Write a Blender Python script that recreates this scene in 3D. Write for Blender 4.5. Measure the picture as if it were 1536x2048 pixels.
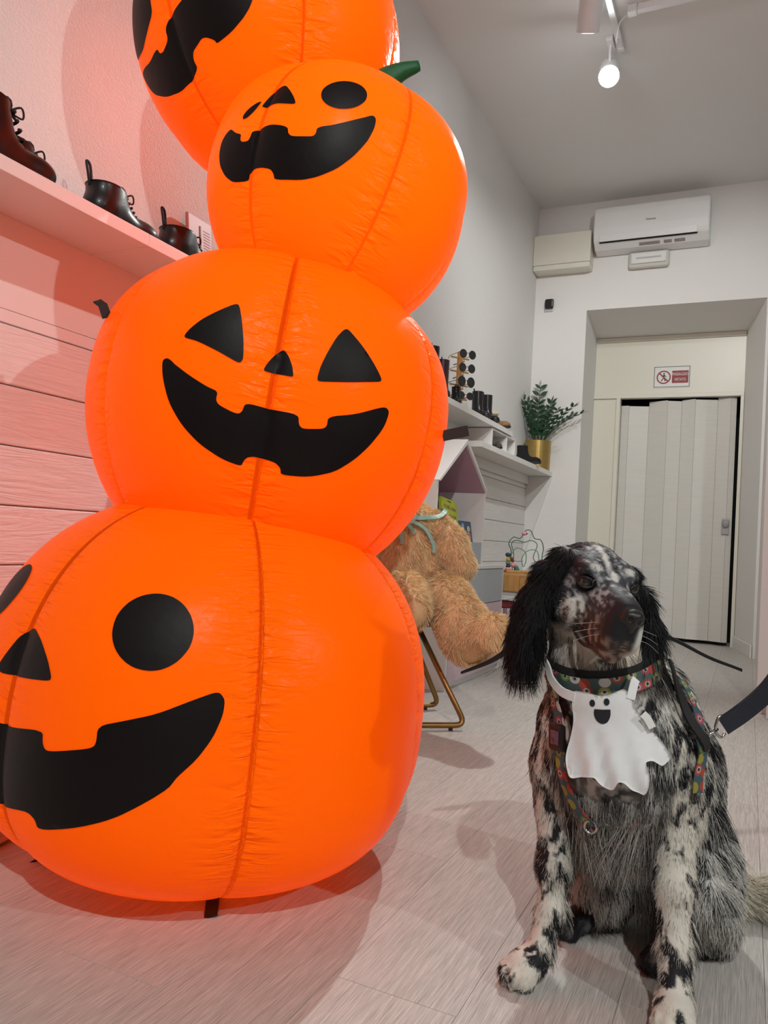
import bpy, bmesh, math, random
import numpy as np
from mathutils import Vector, Matrix
from mathutils.geometry import delaunay_2d_cdt

for o in list(bpy.data.objects):
    bpy.data.objects.remove(o, do_unlink=True)
scene = bpy.context.scene
COL = scene.collection
random.seed(7)
rng = np.random.default_rng(11)

# ------------------------------------------------------------------ camera
CAM_H = 0.75
cam_data = bpy.data.cameras.new('camera')
cam = bpy.data.objects.new('camera', cam_data)
COL.objects.link(cam)
cam_data.sensor_fit = 'VERTICAL'
cam_data.sensor_height = 24.0
cam_data.lens = 1540.0 / 2048.0 * 24.0
cam_data.clip_start = 0.02
CR = ((0.9023, -0.0387, 0.4293), (0.4270, -0.0559, -0.9025), (0.0589, 0.9977, -0.0339))
cam.matrix_world = Matrix(((CR[0][0], CR[0][1], CR[0][2], 0.0),
                           (CR[1][0], CR[1][1], CR[1][2], 0.0),
                           (CR[2][0], CR[2][1], CR[2][2], CAM_H),
                           (0, 0, 0, 1)))
scene.camera = cam

# ------------------------------------------------------------------ world + view
world = bpy.data.worlds.new('world')
scene.world = world
world.use_nodes = True
world.node_tree.nodes['Background'].inputs[0].default_value = (0.9, 0.95, 1.0, 1)
world.node_tree.nodes['Background'].inputs[1].default_value = 0.02
scene.view_settings.view_transform = 'Standard'
scene.view_settings.look = 'None'
scene.view_settings.gamma = 1.0
scene.view_settings.use_curve_mapping = False
scene.view_settings.exposure = 0.45

# ceiling spots of the shop, plus unseen ones added as fill: (location, target, watts, cone degrees)
SPOTS = [
    ((-0.84, 4.46, 3.52), (-0.3, 1.3, 0.5), 165.0, 100.0, 'lit white track spotlight facing the viewer from the ceiling'),
    ((-0.86, 3.95, 3.52), (-1.5, 5.9, 1.2), 24.0, 95.0, 'white cylindrical track spotlight cut off by the top of the frame'),
    ((3.60, 0.25, 2.90), (-0.9, 1.5, 0.7), 135.0, 52.0, 'white track spotlight high on the right side of the shop'),
    ((0.95, -1.60, 3.50), (-0.05, 1.8, 0.4), 230.0, 78.0, 'white track spotlight on the ceiling behind the viewer'),  # frontal fill, added out of view behind the camera
    ((-0.05, 3.2, 3.50), (-0.75, 6.9, 1.2), 120.0, 80.0, 'white track spotlight on the ceiling towards the folding door'),  # added out of view to lift the door and back wall
]

# ------------------------------------------------------------------ helpers: tags
def tag(o, label=None, cat=None, group=None, kind=None):
    if label: o['label'] = label
    if cat: o['category'] = cat
    if group: o['group'] = group
    if kind: o['kind'] = kind
    return o

def thing(name, label, cat, loc=(0, 0, 0), group=None):
    o = bpy.data.objects.new(name, None)
    o.empty_display_size = 0.05
    COL.objects.link(o)
    o.location = loc
    return tag(o, label, cat, group)

def wloc(o):
    v = Vector((0, 0, 0))
    while o is not None:
        v += o.location
        o = o.parent
    return v

def link_mesh(name, verts, faces, mat=None, parent=None, smooth=False, loc=None, bevel=0, mats=None, fmat=None):
    """verts in world space; the object gets its origin at loc (or its parent's origin)."""
    verts = np.asarray(verts, float).reshape(-1, 3)
    if parent is not None:
        base = np.array(wloc(parent))
    elif loc is not None:
        base = np.array(loc, float)
    else:
        base = np.array([(verts[:, 0].min() + verts[:, 0].max()) / 2, (verts[:, 1].min() + verts[:, 1].max()) / 2, verts[:, 2].min()])
    me = bpy.data.meshes.new(name)
    me.from_pydata((verts - base).tolist(), [], [tuple(int(i) for i in f) for f in faces])
    for m in (mats or ([mat] if mat else [])):
        me.materials.append(m)
    if fmat is not None:
        me.polygons.foreach_set('material_index', np.asarray(fmat, np.int32))
    if smooth:
        me.polygons.foreach_set('use_smooth', np.ones(len(me.polygons), bool))
    me.update()
    o = bpy.data.objects.new(name, me)
    COL.objects.link(o)
    if parent is not None:
        o.parent = parent
    else:
        o.location = base
    if bevel:
        b = o.modifiers.new('bevel', 'BEVEL')
        b.width = bevel
        b.segments = 2
        b.limit_method = 'ANGLE'
    return o

def copy_of(o, parent=None, loc=None):
    c = o.copy()
    COL.objects.link(c)
    c.parent = parent
    if loc is not None: c.location = loc
    return c

def copy_tree(root, loc=None, parent=None):
    c = copy_of(root, parent, loc)
    for ch in list(root.children):
        copy_tree(ch, None, c)
    return c

# ------------------------------------------------------------------ helpers: shapes
def rotz(a):
    c, s = math.cos(a), math.sin(a)
    return np.array([[c, -s, 0], [s, c, 0], [0, 0, 1.0]])

def unit(v):
    v = np.asarray(v, float)
    return v / (np.linalg.norm(v) + 1e-12)

class MB:
    def __init__(s):
        s.v = []
        s.f = []
    def add(s, verts, faces):
        n = len(s.v)
        s.v.extend([tuple(map(float, q)) for q in verts])
        s.f.extend([tuple(n + i for i in f) for f in faces])
        return s
    def box(s, lo, hi):
        x0, y0, z0 = lo
        x1, y1, z1 = hi
        return s.add([(x0, y0, z0), (x1, y0, z0), (x1, y1, z0), (x0, y1, z0), (x0, y0, z1), (x1, y0, z1), (x1, y1, z1), (x0, y1, z1)],
                     [(0, 3, 2, 1), (4, 5, 6, 7), (0, 1, 5, 4), (1, 2, 6, 5), (2, 3, 7, 6), (3, 0, 4, 7)])
    def obox(s, c, size, M=None):
        """oriented box: centre, full size, rows of M = local axes"""
        M = np.eye(3) if M is None else np.asarray(M, float)
        c = np.asarray(c, float)
        h = np.asarray(size, float) / 2
        q = [c + (np.array([a, b, d]) * h) @ M for d in (-1, 1) for a, b in ((-1, -1), (1, -1), (1, 1), (-1, 1))]
        return s.add(q, [(0, 3, 2, 1), (4, 5, 6, 7), (0, 1, 5, 4), (1, 2, 6, 5), (2, 3, 7, 6), (3, 0, 4, 7)])
    def prism(s, poly, vec):
        """closed planar polygon (3d points) swept along vec"""
        n = len(poly)
        p = [np.asarray(q, float) for q in poly]
        v = np.asarray(vec, float)
        return s.add(p + [q + v for q in p], [tuple(range(n - 1, -1, -1)), tuple(range(n, 2 * n))] +
                     [(i, (i + 1) % n, n + (i + 1) % n, n + i) for i in range(n)])
    def tube(s, pts, r, n=8, closed=False):
        pts = [np.asarray(p, float) for p in pts]
        m = len(pts)
        rs = r if hasattr(r, '__len__') else [r] * m
        prev = None
        vs = []
        for i, p in enumerate(pts):
            if closed:
                t = unit(pts[(i + 1) % m] - pts[i - 1])
            else:
                t = unit(pts[min(i + 1, m - 1)] - pts[max(i - 1, 0)])
            if prev is None:
                a = np.cross(t, (0, 0, 1.0))
                if np.linalg.norm(a) < 1e-3: a = np.cross(t, (1.0, 0, 0))
            else:
                a = prev - t * prev.dot(t)
            a = unit(a)
            prev = a
            b = np.cross(t, a)
            for k in range(n):
                q = 2 * math.pi * k / n
                vs.append(p + rs[i] * (a * math.cos(q) + b * math.sin(q)))
        fs = []
        for i in range(m if closed else m - 1):
            j = (i + 1) % m
            for k in range(n):
                fs.append((i * n + k, i * n + (k + 1) % n, j * n + (k + 1) % n, j * n + k))
        if not closed:
            fs.append(tuple(range(n - 1, -1, -1)))
            fs.append(tuple((m - 1) * n + k for k in range(n)))
        return s.add(vs, fs)
    def lathe(s, prof, c, n=32, M=None, caps=True):
        """profile [(r, h)], axis = third row of M through c"""
        M = np.eye(3) if M is None else np.asarray(M, float)
        c = np.asarray(c, float)
        vs, fs = [], []
        for r, h in prof:
            for k in range(n):
                a = 2 * math.pi * k / n
                vs.append(c + np.array([r * math.cos(a), r * math.sin(a), h]) @ M)
        for i in range(len(prof) - 1):
            for k in range(n):
                fs.append((i * n + k, i * n + (k + 1) % n, (i + 1) * n + (k + 1) % n, (i + 1) * n + k))
        if caps and prof[0][0] > 1e-6: fs.append(tuple(range(n - 1, -1, -1)))
        if caps and prof[-1][0] > 1e-6: fs.append(tuple((len(prof) - 1) * n + k for k in range(n)))
        return s.add(vs, fs)
    def ball(s, c, r, n=16, M=None):
        r = (r, r, r) if not hasattr(r, '__len__') else r
        M = np.eye(3) if M is None else np.asarray(M, float)
        vs, fs = [], []
        m = n // 2
        for i in range(m + 1):
            p = -math.pi / 2 + math.pi * i / m
            for k in range(n):
                a = 2 * math.pi * k / n
                vs.append(np.asarray(c, float) + np.array([r[0] * math.cos(p) * math.cos(a), r[1] * math.cos(p) * math.sin(a), r[2] * math.sin(p)]) @ M)
        for i in range(m):
            for k in range(n):
                fs.append((i * n + k, i * n + (k + 1) % n, (i + 1) * n + (k + 1) % n, (i + 1) * n + k))
        return s.add(vs, fs)
    def build(s, name, mat, parent=None, smooth=False, bevel=0, loc=None):
        return link_mesh(name, s.v, s.f, mat, parent, smooth, loc, bevel)

def spline(pts, n=8, closed=False):
    """Catmull-Rom through pts"""
    p = [np.asarray(q, float) for q in pts]
    m = len(p)
    out = []
    for i in range(m if closed else m - 1):
        a = p[i - 1] if (closed or i > 0) else 2 * p[0] - p[1]
        b = p[i]
        c = p[(i + 1) % m]
        d = p[(i + 2) % m] if (closed or i + 2 < m) else 2 * p[-1] - p[-2]
        for k in range(n):
            t = k / n
            out.append(0.5 * (2 * b + (c - a) * t + (2 * a - 5 * b + 4 * c - d) * t * t + (3 * b - a - 3 * c + d) * t ** 3))
    if not closed: out.append(p[-1])
    return out

def text_mesh(name, body, size, origin, xdir, ydir, mat, parent, align='CENTER', thick=0.0006, width=None):
    cu = bpy.data.curves.new(name, 'FONT')
    cu.body = body
    cu.size = size
    cu.align_x = align
    cu.align_y = 'CENTER'
    cu.extrude = thick
    cu.resolution_u = 3
    t = bpy.data.objects.new(name + '_tmp', cu)
    COL.objects.link(t)
    bpy.context.view_layer.update()
    me = bpy.data.meshes.new_from_object(t.evaluated_get(bpy.context.evaluated_depsgraph_get()))
    v = np.empty(len(me.vertices) * 3)
    me.vertices.foreach_get('co', v)
    v = v.reshape(-1, 3)
    f = [tuple(p.vertices) for p in me.polygons]
    bpy.data.objects.remove(t, do_unlink=True)
    bpy.data.meshes.remove(me)
    if width is not None:
        v[:, 0] *= width / max(1e-6, v[:, 0].max() - v[:, 0].min())
    xd, yd = unit(xdir), unit(ydir)
    M = np.stack([xd, yd, np.cross(xd, yd)])
    return link_mesh(name, np.asarray(origin, float) + v @ M, f, mat, parent)

# ------------------------------------------------------------------ helpers: materials
def node(nt, t, **kw):
    n = nt.nodes.new(t)
    for k, v in kw.items():
        if k.startswith('i_'):
            n.inputs[k[2:].replace('_', ' ')].default_value = v
        else:
            setattr(n, k, v)
    return n

def mat(name, col, rough=0.5, metal=0.0, spec=0.5, noise=None, bump=None, sheen=0.0, emit=None, coords='Object', coat=0.0):
    """noise=(scale xyz, amount, detail): colour variation; bump=(scale xyz, strength, distance)"""
    m = bpy.data.materials.new(name)
    m.use_nodes = True
    nt = m.node_tree
    b = nt.nodes['Principled BSDF']
    b.inputs['Base Color'].default_value = (*col, 1)
    b.inputs['Roughness'].default_value = rough
    b.inputs['Metallic'].default_value = metal
    b.inputs['Specular IOR Level'].default_value = spec
    if sheen:
        b.inputs['Sheen Weight'].default_value = sheen
    if coat:
        b.inputs['Coat Weight'].default_value = coat
        b.inputs['Coat Roughness'].default_value = 0.15
    if emit:
        b.inputs['Emission Color'].default_value = (*emit[0], 1)
        b.inputs['Emission Strength'].default_value = emit[1]
    tc = node(nt, 'ShaderNodeTexCoord')
    if noise:
        mp = node(nt, 'ShaderNodeMapping')
        mp.inputs['Scale'].default_value = noise[0]
        nz = node(nt, 'ShaderNodeTexNoise')
        nz.inputs['Scale'].default_value = 1.0
        nz.inputs['Detail'].default_value = noise[2] if len(noise) > 2 else 4
        nt.links.new(tc.outputs[coords], mp.inputs['Vector'])
        nt.links.new(mp.outputs['Vector'], nz.inputs['Vector'])
        mr = node(nt, 'ShaderNodeMapRange')
        mr.inputs['From Min'].default_value = 0.25
        mr.inputs['From Max'].default_value = 0.75
        mr.inputs['To Min'].default_value = 1 - noise[1]
        mr.inputs['To Max'].default_value = 1 + noise[1]
        nt.links.new(nz.outputs['Fac'], mr.inputs['Value'])
        mx = node(nt, 'ShaderNodeVectorMath', operation='SCALE')
        mx.inputs[0].default_value = col
        nt.links.new(mr.outputs['Result'], mx.inputs['Scale'])
        nt.links.new(mx.outputs['Vector'], b.inputs['Base Color'])
    if bump:
        mp = node(nt, 'ShaderNodeMapping')
        mp.inputs['Scale'].default_value = bump[0]
        nz = node(nt, 'ShaderNodeTexNoise')
        nz.inputs['Scale'].default_value = 1.0
        nz.inputs['Detail'].default_value = 3
        nt.links.new(tc.outputs[coords], mp.inputs['Vector'])
        nt.links.new(mp.outputs['Vector'], nz.inputs['Vector'])
        bp = node(nt, 'ShaderNodeBump')
        bp.inputs['Strength'].default_value = bump[1]
        bp.inputs['Distance'].default_value = bump[2]
        nt.links.new(nz.outputs['Fac'], bp.inputs['Height'])
        nt.links.new(bp.outputs['Normal'], b.inputs['Normal'])
    return m

def s2l(r, g, b):
    f = lambda c: (c / 255 / 12.92) if c / 255 <= 0.04045 else ((c / 255 + 0.055) / 1.055) ** 2.4
    return (f(r), f(g), f(b))

M = {}
M['plaster'] = mat('plaster', (0.80, 0.79, 0.77), 0.75, bump=((55, 55, 55), 0.55, 0.012), coords='Generated')
M['plaster'].node_tree.nodes['Texture Coordinate'].label = 'plaster'
M['paint'] = mat('wall_paint', (0.80, 0.79, 0.77), 0.7, bump=((120, 120, 120), 0.12, 0.004))
M['ceiling'] = mat('ceiling_paint', (0.80, 0.80, 0.79), 0.8)
M['white'] = mat('white_lacquer', (0.80, 0.79, 0.77), 0.4)
M['white_plastic'] = mat('white_plastic', (0.80, 0.80, 0.80), 0.25)
M['cream'] = mat('cream_panel', (0.78, 0.76, 0.66), 0.35, bump=((160, 160, 160), 0.05, 0.002))
M['door'] = mat('door_vinyl', (0.70, 0.69, 0.65), 0.45, noise=((6, 6, 60), 0.03))
M['dark'] = mat('dark_gap', (0.004, 0.004, 0.004), 0.9)
M['black'] = mat('black_plastic', (0.008, 0.008, 0.009), 0.35)
M['leather'] = mat('black_leather', (0.008, 0.007, 0.008), 0.38, spec=0.35, bump=((160, 160, 160), 0.15, 0.002), coat=0.1)
M['maroon_leather'] = mat('maroon_leather', (0.045, 0.012, 0.022), 0.4, bump=((160, 160, 160), 0.15, 0.002))
M['brown_leather'] = mat('brown_suede', (0.085, 0.060, 0.045), 0.85, noise=((40, 40, 40), 0.2))
M['tan_leather'] = mat('tan_suede', (0.25, 0.14, 0.06), 0.8, noise=((40, 40, 40), 0.2))
M['rubber'] = mat('black_rubber', (0.012, 0.012, 0.012), 0.55)
M['lace'] = mat('black_lace', (0.010, 0.010, 0.012), 0.7)
M['wool'] = mat('cream_wool', (0.75, 0.68, 0.52), 0.95, bump=((220, 220, 220), 1.0, 0.01))
M['gold'] = mat('brushed_gold', s2l(178, 152, 92), 0.36, metal=0.9, noise=((3, 3, 90), 0.06))
M['brass'] = mat('brass_tube', s2l(140, 108, 62), 0.35, metal=0.8)
M['metal'] = mat('steel', (0.55, 0.54, 0.52), 0.22, metal=1.0)
M['oak'] = mat('oak', s2l(190, 143, 84), 0.5, noise=((6, 6, 40), 0.18), bump=((6, 6, 60), 0.1, 0.002))
M['oak_x'] = mat('oak_boards', s2l(190, 143, 84), 0.5, noise=((40, 8, 8), 0.18))
M['teal'] = mat('teal_velvet', s2l(54, 88, 96), 0.7, sheen=0.6, noise=((9, 9, 9), 0.12))
M['pink_panel'] = mat('pink_panel', s2l(214, 190, 200), 0.45)
M['pink_deep'] = mat('mauve_panel', s2l(190, 150, 165), 0.5)
M['grey_blue'] = mat('grey_blue_panel', s2l(178, 186, 194), 0.45)
M['leaf'] = mat('dark_leaf', (0.014, 0.060, 0.028), 0.30, noise=((30, 30, 30), 0.4))
M['stem_green'] = mat('green_stem', (0.03, 0.10, 0.03), 0.5)
M['soil'] = mat('soil', (0.02, 0.014, 0.01), 0.95)
M['mauve_plastic'] = mat('mauve_plastic', s2l(205, 186, 192), 0.5)
M['navy'] = mat('navy_webbing', (0.016, 0.018, 0.030), 0.75, bump=((500, 500, 500), 0.5, 0.002))
M['felt'] = mat('black_felt', (0.012, 0.012, 0.012), 0.95, bump=((400, 400, 400), 0.4, 0.002))
M['lamp_glow'] = mat('lamp_glow', (1, 1, 1), 0.5, emit=((0.95, 0.98, 1.0), 60.0))
M['lens_grey'] = mat('dark_lens', (0.02, 0.022, 0.025), 0.1)
M['red'] = mat('red_plastic', (0.55, 0.03, 0.04), 0.35)
M['sign_red'] = mat('sign_red', s2l(150, 45, 48), 0.5)
M['sign_white'] = mat('sign_white', (0.82, 0.82, 0.80), 0.45)
M['sign_grey'] = mat('sign_grey', s2l(120, 122, 116), 0.5)
M['grey_print'] = mat('grey_print', (0.12, 0.12, 0.12), 0.5)
def set_generated_scale():
    pass
# ================================================================== the room
XL, YB, ZC = -1.776, 6.57, 3.722           # left wall, back wall, ceiling
XR, YF = 4.6, -3.2
YD = 7.20                                  # plane of the folding door

def plaster_material():
    m = bpy.data.materials.new('rough_plaster')
    m.use_nodes = True
    nt = m.node_tree
    b = nt.nodes['Principled BSDF']
    b.inputs['Base Color'].default_value = (0.80, 0.79, 0.77, 1)
    b.inputs['Roughness'].default_value = 0.8
    tc = node(nt, 'ShaderNodeTexCoord')
    n1 = node(nt, 'ShaderNodeTexNoise')
    n1.inputs['Scale'].default_value = 130
    n1.inputs['Detail'].default_value = 5
    n1.inputs['Roughness'].default_value = 0.6
    n1.inputs['Distortion'].default_value = 0.6
    n2 = node(nt, 'ShaderNodeTexNoise')
    n2.inputs['Scale'].default_value = 14
    nt.links.new(tc.outputs['Object'], n1.inputs['Vector'])
    nt.links.new(tc.outputs['Object'], n2.inputs['Vector'])
    ad = node(nt, 'ShaderNodeMath', operation='MULTIPLY_ADD')
    ad.inputs[1].default_value = 0.5
    nt.links.new(n2.outputs['Fac'], ad.inputs[0])
    nt.links.new(n1.outputs['Fac'], ad.inputs[2])
    bp = node(nt, 'ShaderNodeBump')
    bp.inputs['Strength'].default_value = 0.55
    bp.inputs['Distance'].default_value = 0.006
    nt.links.new(ad.outputs[0], bp.inputs['Height'])
    nt.links.new(bp.outputs['Normal'], b.inputs['Normal'])
    return m

def grain_material(name, col, axis_scale, amount, bumpdist, rough, rand=0.05, fine=0.5, metalwave=0.0):
    """painted or washed wood: streaks along one axis, per-board variation"""
    m = bpy.data.materials.new(name)
    m.use_nodes = True
    nt = m.node_tree
    b = nt.nodes['Principled BSDF']
    b.inputs['Roughness'].default_value = rough
    tc = node(nt, 'ShaderNodeTexCoord')
    oi = node(nt, 'ShaderNodeObjectInfo')
    mp = node(nt, 'ShaderNodeMapping')
    mp.inputs['Scale'].default_value = axis_scale
    off = node(nt, 'ShaderNodeVectorMath', operation='SCALE')
    off.inputs[0].default_value = (37.0, 91.0, 53.0)
    nt.links.new(oi.outputs['Random'], off.inputs['Scale'])
    nt.links.new(off.outputs['Vector'], mp.inputs['Location'])
    nt.links.new(tc.outputs['Object'], mp.inputs['Vector'])
    big = node(nt, 'ShaderNodeTexNoise')
    big.inputs['Scale'].default_value = 0.22
    big.inputs['Detail'].default_value = 3
    big.inputs['Distortion'].default_value = 1.2
    sm = node(nt, 'ShaderNodeTexNoise')
    sm.inputs['Scale'].default_value = 1.6
    sm.inputs['Detail'].default_value = 6
    sm.inputs['Roughness'].default_value = 0.65
    nt.links.new(mp.outputs['Vector'], big.inputs['Vector'])
    nt.links.new(mp.outputs['Vector'], sm.inputs['Vector'])
    # rings: fold the big noise
    ml = node(nt, 'ShaderNodeMath', operation='MULTIPLY')
    ml.inputs[1].default_value = 42.0
    nt.links.new(big.outputs['Fac'], ml.inputs[0])
    sn = node(nt, 'ShaderNodeMath', operation='SINE')
    nt.links.new(ml.outputs[0], sn.inputs[0])
    h = node(nt, 'ShaderNodeMath', operation='MULTIPLY_ADD')
    h.inputs[1].default_value = 0.12 * (1 - fine) * 2
    nt.links.new(sn.outputs[0], h.inputs[0])
    nt.links.new(sm.outputs['Fac'], h.inputs[2])
    mr = node(nt, 'ShaderNodeMapRange')
    mr.inputs['From Min'].default_value = 0.3
    mr.inputs['From Max'].default_value = 0.72
    mr.inputs['To Min'].default_value = 1 - amount
    mr.inputs['To Max'].default_value = 1 + amount * 0.5
    nt.links.new(h.outputs[0], mr.inputs['Value'])
    rr = node(nt, 'ShaderNodeMath', operation='MULTIPLY_ADD')
    rr.inputs[1].default_value = rand * 2
    rr.inputs[2].default_value = 1 - rand
    nt.links.new(oi.outputs['Random'], rr.inputs[0])
    pr = node(nt, 'ShaderNodeMath', operation='MULTIPLY')
    nt.links.new(mr.outputs['Result'], pr.inputs[0])
    nt.links.new(rr.outputs[0], pr.inputs[1])
    sc = node(nt, 'ShaderNodeVectorMath', operation='SCALE')
    sc.inputs[0].default_value = col
    nt.links.new(pr.outputs[0], sc.inputs['Scale'])
    nt.links.new(sc.outputs['Vector'], b.inputs['Base Color'])
    bp = node(nt, 'ShaderNodeBump')
    bp.inputs['Strength'].default_value = 0.5
    bp.inputs['Distance'].default_value = bumpdist
    nt.links.new(h.outputs[0], bp.inputs['Height'])
    nt.links.new(bp.outputs['Normal'], b.inputs['Normal'])
    return m

M['rough_plaster'] = plaster_material()
M['plank'] = grain_material('washed_plank', (0.56, 0.525, 0.49), (420, 9.0, 1), 0.42, 0.0010, 0.42, 0.03, 0.8)
M['board'] = grain_material('painted_board', (0.80, 0.78, 0.76), (1, 7.0, 75), 0.05, 0.0045, 0.45, 0.02, 0.45)

def structure(name, mb, mat_, bevel=0, parent=None, smooth=False):
    o = mb.build(name, mat_, parent, smooth, bevel, loc=None if parent else (0, 0, 0))
    if parent is None: o['kind'] = 'structure'
    return o

# floor: a subfloor carrying single planks
floor = structure('floor', MB().box((XL - 0.1, YF, -0.10), (XR, YD + 0.5, -0.013)), M['dark'])
PW, PLEN = 0.2225, 1.285
plank0 = None
k = 0
x = 0.055 - PW * 9
row = 0
while x < XR:
    y = YF - (0.43 * row % 1.0) * PLEN
    vis = x < 0.7
    L = PLEN if vis else PLEN * 2
    while y < YD + 0.4:
        if y + L > 0.6 or not vis or True:
            key = 'short' if vis else 'long'
            src = M.get('_plank_' + key)
            if src is None:
                o = MB().box((-PW / 2 + 0.0003, -L / 2 + 0.0003, -0.012), (PW / 2 - 0.0003, L / 2 - 0.0003, 0.0)).build('plank', M['plank'], floor, bevel=0.0005, loc=(0, 0, 0))
                M['_plank_' + key] = o
                o.location = (x + PW / 2, y + L / 2, 0)
            else:
                copy_of(src, floor, (x + PW / 2, y + L / 2, 0))
            k += 1
        y += L
    x += PW
    row += 1

# left wall: rough plaster above, painted boards below
wall_left = structure('wall_left', MB().box((XL - 0.12, YF, -0.1), (XL, YD + 0.5, ZC)), M['rough_plaster'])
BH = 0.157
board0 = None
bz = 1.249
bi = 0
segs = [(-3.2, -0.4), (-0.4, 2.9), (2.9, YB)]
while bz > 0.0:
    for (y0, y1) in segs:
        z0 = max(0.0, bz - BH)
        key = (round(bz - z0, 3), round(y1 - y0, 2))
        yc = (y0 + y1) / 2 + (0.0)
        src = M.get(('_board', key))
        if src is None:
            hh = (bz - z0) / 2 - 0.0018
            b_ = MB().box((0.0, -(y1 - y0) / 2 + 0.001, -hh), (0.0135, (y1 - y0) / 2 - 0.001, hh)).build('board', M['board'], wall_left, bevel=0.003)
            M[('_board', key)] = b_
            b_.location = (XL, yc, (bz + z0) / 2)
        else:
            copy_of(src, wall_left, (XL, yc, (bz + z0) / 2))
        bi += 1
    bz -= BH
# tall smooth board under the shelf, with its little step
for (y0, y1) in segs:
    MB().box((XL, y0 + 0.001, 1.2508), (XL + 0.0115, y1 - 0.001, 1.2850)).build('board', M['white'], wall_left, bevel=0.002)
    MB().box((XL, y0 + 0.001, 1.2862), (XL + 0.0105, y1 - 0.001, 1.5250)).build('board', M['white'], wall_left, bevel=0.001)

# back wall with the deep doorway
wb = MB()
wb.prism([(XL - 0.1, YB, -0.1), (-1.325, YB, -0.1), (-1.345, YD, -0.1), (XL - 0.1, YD, -0.1)], (0, 0, 2.79 + 0.1))
wb.prism([(0.055, YB, -0.1), (XR, YB, -0.1), (XR, YD, -0.1), (-0.085, YD, -0.1)], (0, 0, 2.79 + 0.1))
wb.prism([(XL - 0.1, YB, 2.79), (XL - 0.1, YB, ZC + 0.05), (XL - 0.1, YD, ZC + 0.05), (XL - 0.1, YD, 2.705)], (XR - XL + 0.1, 0, 0))
structure('wall_back', wb, M['paint'])
structure('dark_behind_door', MB().box((-1.6, YD + 0.36, -0.1), (0.3, YD + 0.42, 2.9)), M['dark'])  # near-black panel: darkness of the space beyond the door put into its colour
structure('ceiling', MB().box((XL - 0.12, YF, ZC), (XR, YD + 0.5, ZC + 0.1)), M['ceiling'])
structure('wall_right', MB().box((XR, YF, -0.1), (XR + 0.1, YD + 0.5, ZC)), M['paint'])
structure('wall_front', MB().box((XL - 0.12, YF - 0.1, -0.1), (XR + 0.1, YF, ZC)), M['paint'])
# stub of wall on the right of the doorway, seen almost edge on
structure('wall_partition', MB().box((0.075, 4.27, 0.0), (0.30, YB, 2.55)), M['paint'], bevel=0.004)
structure('trim_1', MB().box((0.062, 4.255, 0.0), (0.115, 4.27, 2.60)).box((0.062, 4.27, 0.0), (0.075, 4.36, 2.60)), M['white'], bevel=0.003)
structure('gap_shade_strip', MB().box((0.128, 4.262, 0.70), (0.140, 4.270, 2.2)), M['dark'], bevel=0.002)  # near-black strip painting the shade of a gap between door and frame
structure('baseboard_right', MB().prism([(0.050, YB - 0.0, 0), (0.036, YB - 0.0, 0), (-0.098, YD - 0.02, 0), (-0.085, YD - 0.02, 0)], (0, 0, 0.10)), M['white'], bevel=0.002)
structure('baseboard_left', MB().prism([(-1.325, YB, 0), (-1.311, YB, 0), (-1.331, YD - 0.02, 0), (-1.345, YD - 0.02, 0)], (0, 0, 0.10)), M['white'], bevel=0.002)
structure('baseboard_back', MB().box((XL + 0.014, YB - 0.014, 0), (-1.326, YB, 0.10)), M['white'], bevel=0.002)

# ------------------------------------------------------------------ folding door
door = thing('door_1', None, None, (-0.72, YD, 0))
door['kind'] = 'structure'
fr = MB().box((-1.345, YD - 0.02, 2.145), (-0.085, YD + 0.05, 2.180))
fr.box((-1.345, YD - 0.02, 2.665), (-0.085, YD + 0.04, 2.705))
fr.box((-1.140, YD - 0.03, 0.0), (-1.105, YD + 0.05, 2.145))
fr.box((-0.112, YD - 0.02, 0.0), (-0.085, YD + 0.05, 2.145))
fr.build('frame', M['cream'], door, bevel=0.003)
MB().box((-1.345, YD, 2.180), (-0.085, YD + 0.02, 2.665)).build('transom_panel', M['cream'], door, bevel=0.002)
MB().box((-1.345, YD, 0.0), (-1.140, YD + 0.02, 2.145)).build('fixed_panel', M['cream'], door, bevel=0.002)
# pleated vinyl leaves, each hinged to the next
xs = [-1.105, -1.035, -0.865, -0.700, -0.585, -0.470, -0.290, -0.185, -0.140]
ys = [0.06, 0.050, 0.085, 0.015, 0.055, 0.010, 0.050, 0.020, 0.040]
tops = [2.09, 2.085, 2.125, 2.12, 2.13, 2.125, 2.14, 2.14, 2.14]
for i in range(len(xs) - 1):
    x0, x1, y0, y1 = xs[i], xs[i + 1], YD + ys[i], YD + ys[i + 1]
    t = 0.006
    p = MB().prism([(x0 + 0.0006, y0, 0.03), (x1 - 0.0006, y1, 0.03), (x1 - 0.0006, y1 + t, 0.03), (x0 + 0.0006, y0 + t, 0.03)], (0, 0, tops[i] - 0.03))
    p.build('door_panel', M['door'], door, bevel=0.0012)
hd = MB().obox((-0.190, YD + 0.015, 1.02), (0.062, 0.016, 0.135)).build('handle_plate', mat('handle_grey', (0.42, 0.42, 0.43), 0.4), door, bevel=0.012)
MB().ball((-0.187, YD - 0.004, 1.045), (0.028, 0.014, 0.034)).build('door_knob', mat('handle_grip', (0.33, 0.33, 0.34), 0.35), hd, smooth=True)

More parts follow.
